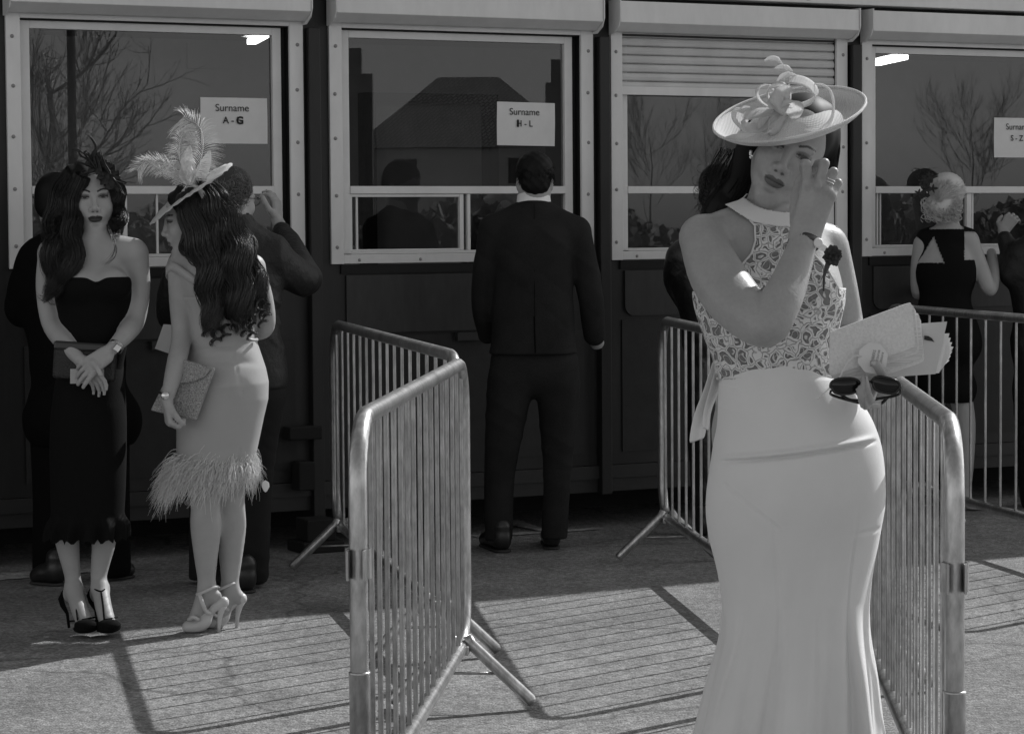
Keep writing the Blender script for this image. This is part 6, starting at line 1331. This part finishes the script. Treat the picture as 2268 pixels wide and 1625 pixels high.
def house():
    Y = 129.0; V3 = lambda x, y, d=0.0: mir(x, y, Y+d)
    b = V3(1030, 564); t = thing('house', (b[0], b[1], 0), 'hipped roof house reflected in the window above the suited man', 'house')
    def zed(y): return W(1000, y, Y)[2]
    e0, e1 = W(800, 325, Y)[0], W(1270, 325, Y)[0]; r0, r1 = W(965, 155, Y)[0], W(1105, 155, Y)[0]; ze, zr = zed(327), zed(158)
    q = lambda x, d, z: MR((x, Y+d, z))
    mb = MB(); mb.add([q(e0-.5, -.5, ze), q(e1+.5, -.5, ze), q(e1+.5, 10.5, ze), q(e0-.5, 10.5, ze), q(r0, 5, zr), q(r1, 5, zr)], [[0, 1, 5, 4], [1, 2, 5], [2, 3, 4, 5], [3, 0, 4]]); mb.build('roof', M_roof, t)
    mb = MB(); P = [q(x, d, z) for x in (e0, e1) for d in (0, 10) for z in (0, ze-.02)]; mb.add(P, [(0,1,3,2),(4,6,7,5),(0,4,5,1),(2,3,7,6),(0,2,6,4),(1,5,7,3)]); mb.build('wall', M_rend, t)
    for x0, x1, y0, y1 in ((870, 925, 352, 408), (1125, 1180, 352, 408), (870, 925, 470, 530), (1100, 1180, 470, 530)):
        a, b2 = W(x0, y0, Y)[0], W(x1, y0, Y)[0]; z1, z0 = zed(y0), zed(y1)
        for k in (0, 1):
            xa = a+(b2-a)*k/2+.05; xb = a+(b2-a)*(k+1)/2-.05; mb = MB(); P = [q(x, d, z) for x in (xa, xb) for d in (-.08, .02) for z in (z0, z1)]; mb.add(P, [(0,1,3,2),(4,6,7,5),(0,4,5,1),(2,3,7,6),(0,2,6,4),(1,5,7,3)]); mb.build('window', M_black, t)
    for x0, x1, yt, xb0, xb1, yb in ((777, 803, 112, 768, 826, 168), (1218, 1240, 140, 1206, 1262, 190)):
        mb = MB()
        for xa, xb, z0, z1 in ((W(xb0, 0, Y)[0], W(xb1, 0, Y)[0], 0, zed(yb)), (W(x0, 0, Y)[0], W(x1, 0, Y)[0], zed(yb)-.02, zed(yt))):
            P = [q(x, d, z) for x in (xa, xb) for d in (-2.0, -1.0) for z in (z0, z1)]; mb.add(P, [(0,1,3,2),(4,6,7,5),(0,4,5,1),(2,3,7,6),(0,2,6,4),(1,5,7,3)])
        mb.build('chimney', M_chim, t)
house()
def bare_tree(px, py_top, Y, label, seed, spread=1.0, trunk=.12, px_w=200):
    rnd = np.random.default_rng(seed); base = mir(px, 560, Y); base[2] = 0; top = mir(px, py_top, Y)[2]
    t = thing('bare_tree', (base[0], base[1], 0), label, 'tree', 'bare trees across the road'); H = top; tr = MB(); tr.tube([base, base+ZV*H*.35, base+ZV*H*.6+np.array([.2, 0, 0]), base+ZV*H*.8], [trunk*1.2, trunk, trunk*.6, trunk*.3], 8); tr.build('trunk', mat('bark', .38, .9), t, smooth=True)
    st = Strands()
    def grow(p, d, L, r, lev):
        K = 8; pts = [p]; dd = d
        for k in range(K-1): dd = unit(dd+rnd.normal(0, .10, 3)+ZV*.07); pts.append(pts[-1]+dd*L/(K-1))
        st.P.append(np.array(pts)); st.R.append(np.linspace(r, r*.55, K))
        if lev > 0:
            for _ in range(5 if lev > 1 else 6):
                k = rnd.integers(2, K); nd = unit(dd+rnd.normal(0, .55*spread, 3)+ZV*.15); grow(pts[k], nd, L*rnd.uniform(.5, .75), r*.55, lev-1)
    for i in range(11):
        z = H*rnd.uniform(.22, .72); a = rnd.uniform(0, 6.28); grow(base+ZV*z, unit((math.cos(a)*spread, math.sin(a)*spread, rnd.uniform(.25, .9))), H*.33, trunk*.35, 3)
    V, F = tubes_np(np.array(st.P), np.array(st.R), 3); np_mesh('branches', V, F, MATS['bark'], t)
bare_tree(110, 20, 60, 'large bare tree reflected in the first window', 3, 1.1, .15); bare_tree(2150, 215, 95, 'small bare tree reflected in the last window', 5, .9, .05)
bare_tree(1440, 235, 110, 'bare tree reflected under the half closed shutter', 8, .7, .05); bare_tree(1560, 220, 120, 'second bare tree reflected under the half closed shutter', 9, .7, .05); bare_tree(1660, 250, 115, 'bare tree reflected beside the face of the woman in the saucer hat', 12, .7, .05)
def lamp_post():
    b = mir(165, 560, 40); b[2] = 0; t = thing('lamp_post', (b[0], b[1], 0), 'tall plain post reflected in the first window in front of the tree', 'post'); m = MB(); m.tube([b, b+ZV*9], [.075, .06], 10); m.build('pole', mat('pole_paint', .04, .6), t, smooth=True); m = MB(); m.tube([b+ZV*8.9, b+ZV*9.3+UV*.5, b+ZV*9.35+UV*1.4], .04, 8); m.build('lamp_arm', MATS['pole_paint'], t, smooth=True)
lamp_post()
def hedge():
    st = []; V = []; F = []; rnd = np.random.default_rng(4)
    for i in range(9000):
        x = rnd.uniform(-300, 2600); Y = rnd.uniform(72, 78); z = rnd.uniform(0, 1.75+.35*math.sin(x*.02)+.25*math.sin(x*.007)); p = W(x, 500, Y); p[2] = z; p = MR(p); a = unit(rnd.normal(0, 1, 3)); b = unit(np.cross(a, rnd.normal(0, 1, 3))); s = rnd.uniform(.12, .3); k = len(V); V += [p+a*s, p+b*s, p-a*s, p-b*s]; F.append([k, k+1, k+2, k+3])
    tag(np_mesh('hedge', V, F, M_hedge, None, False), kind='stuff')
hedge()
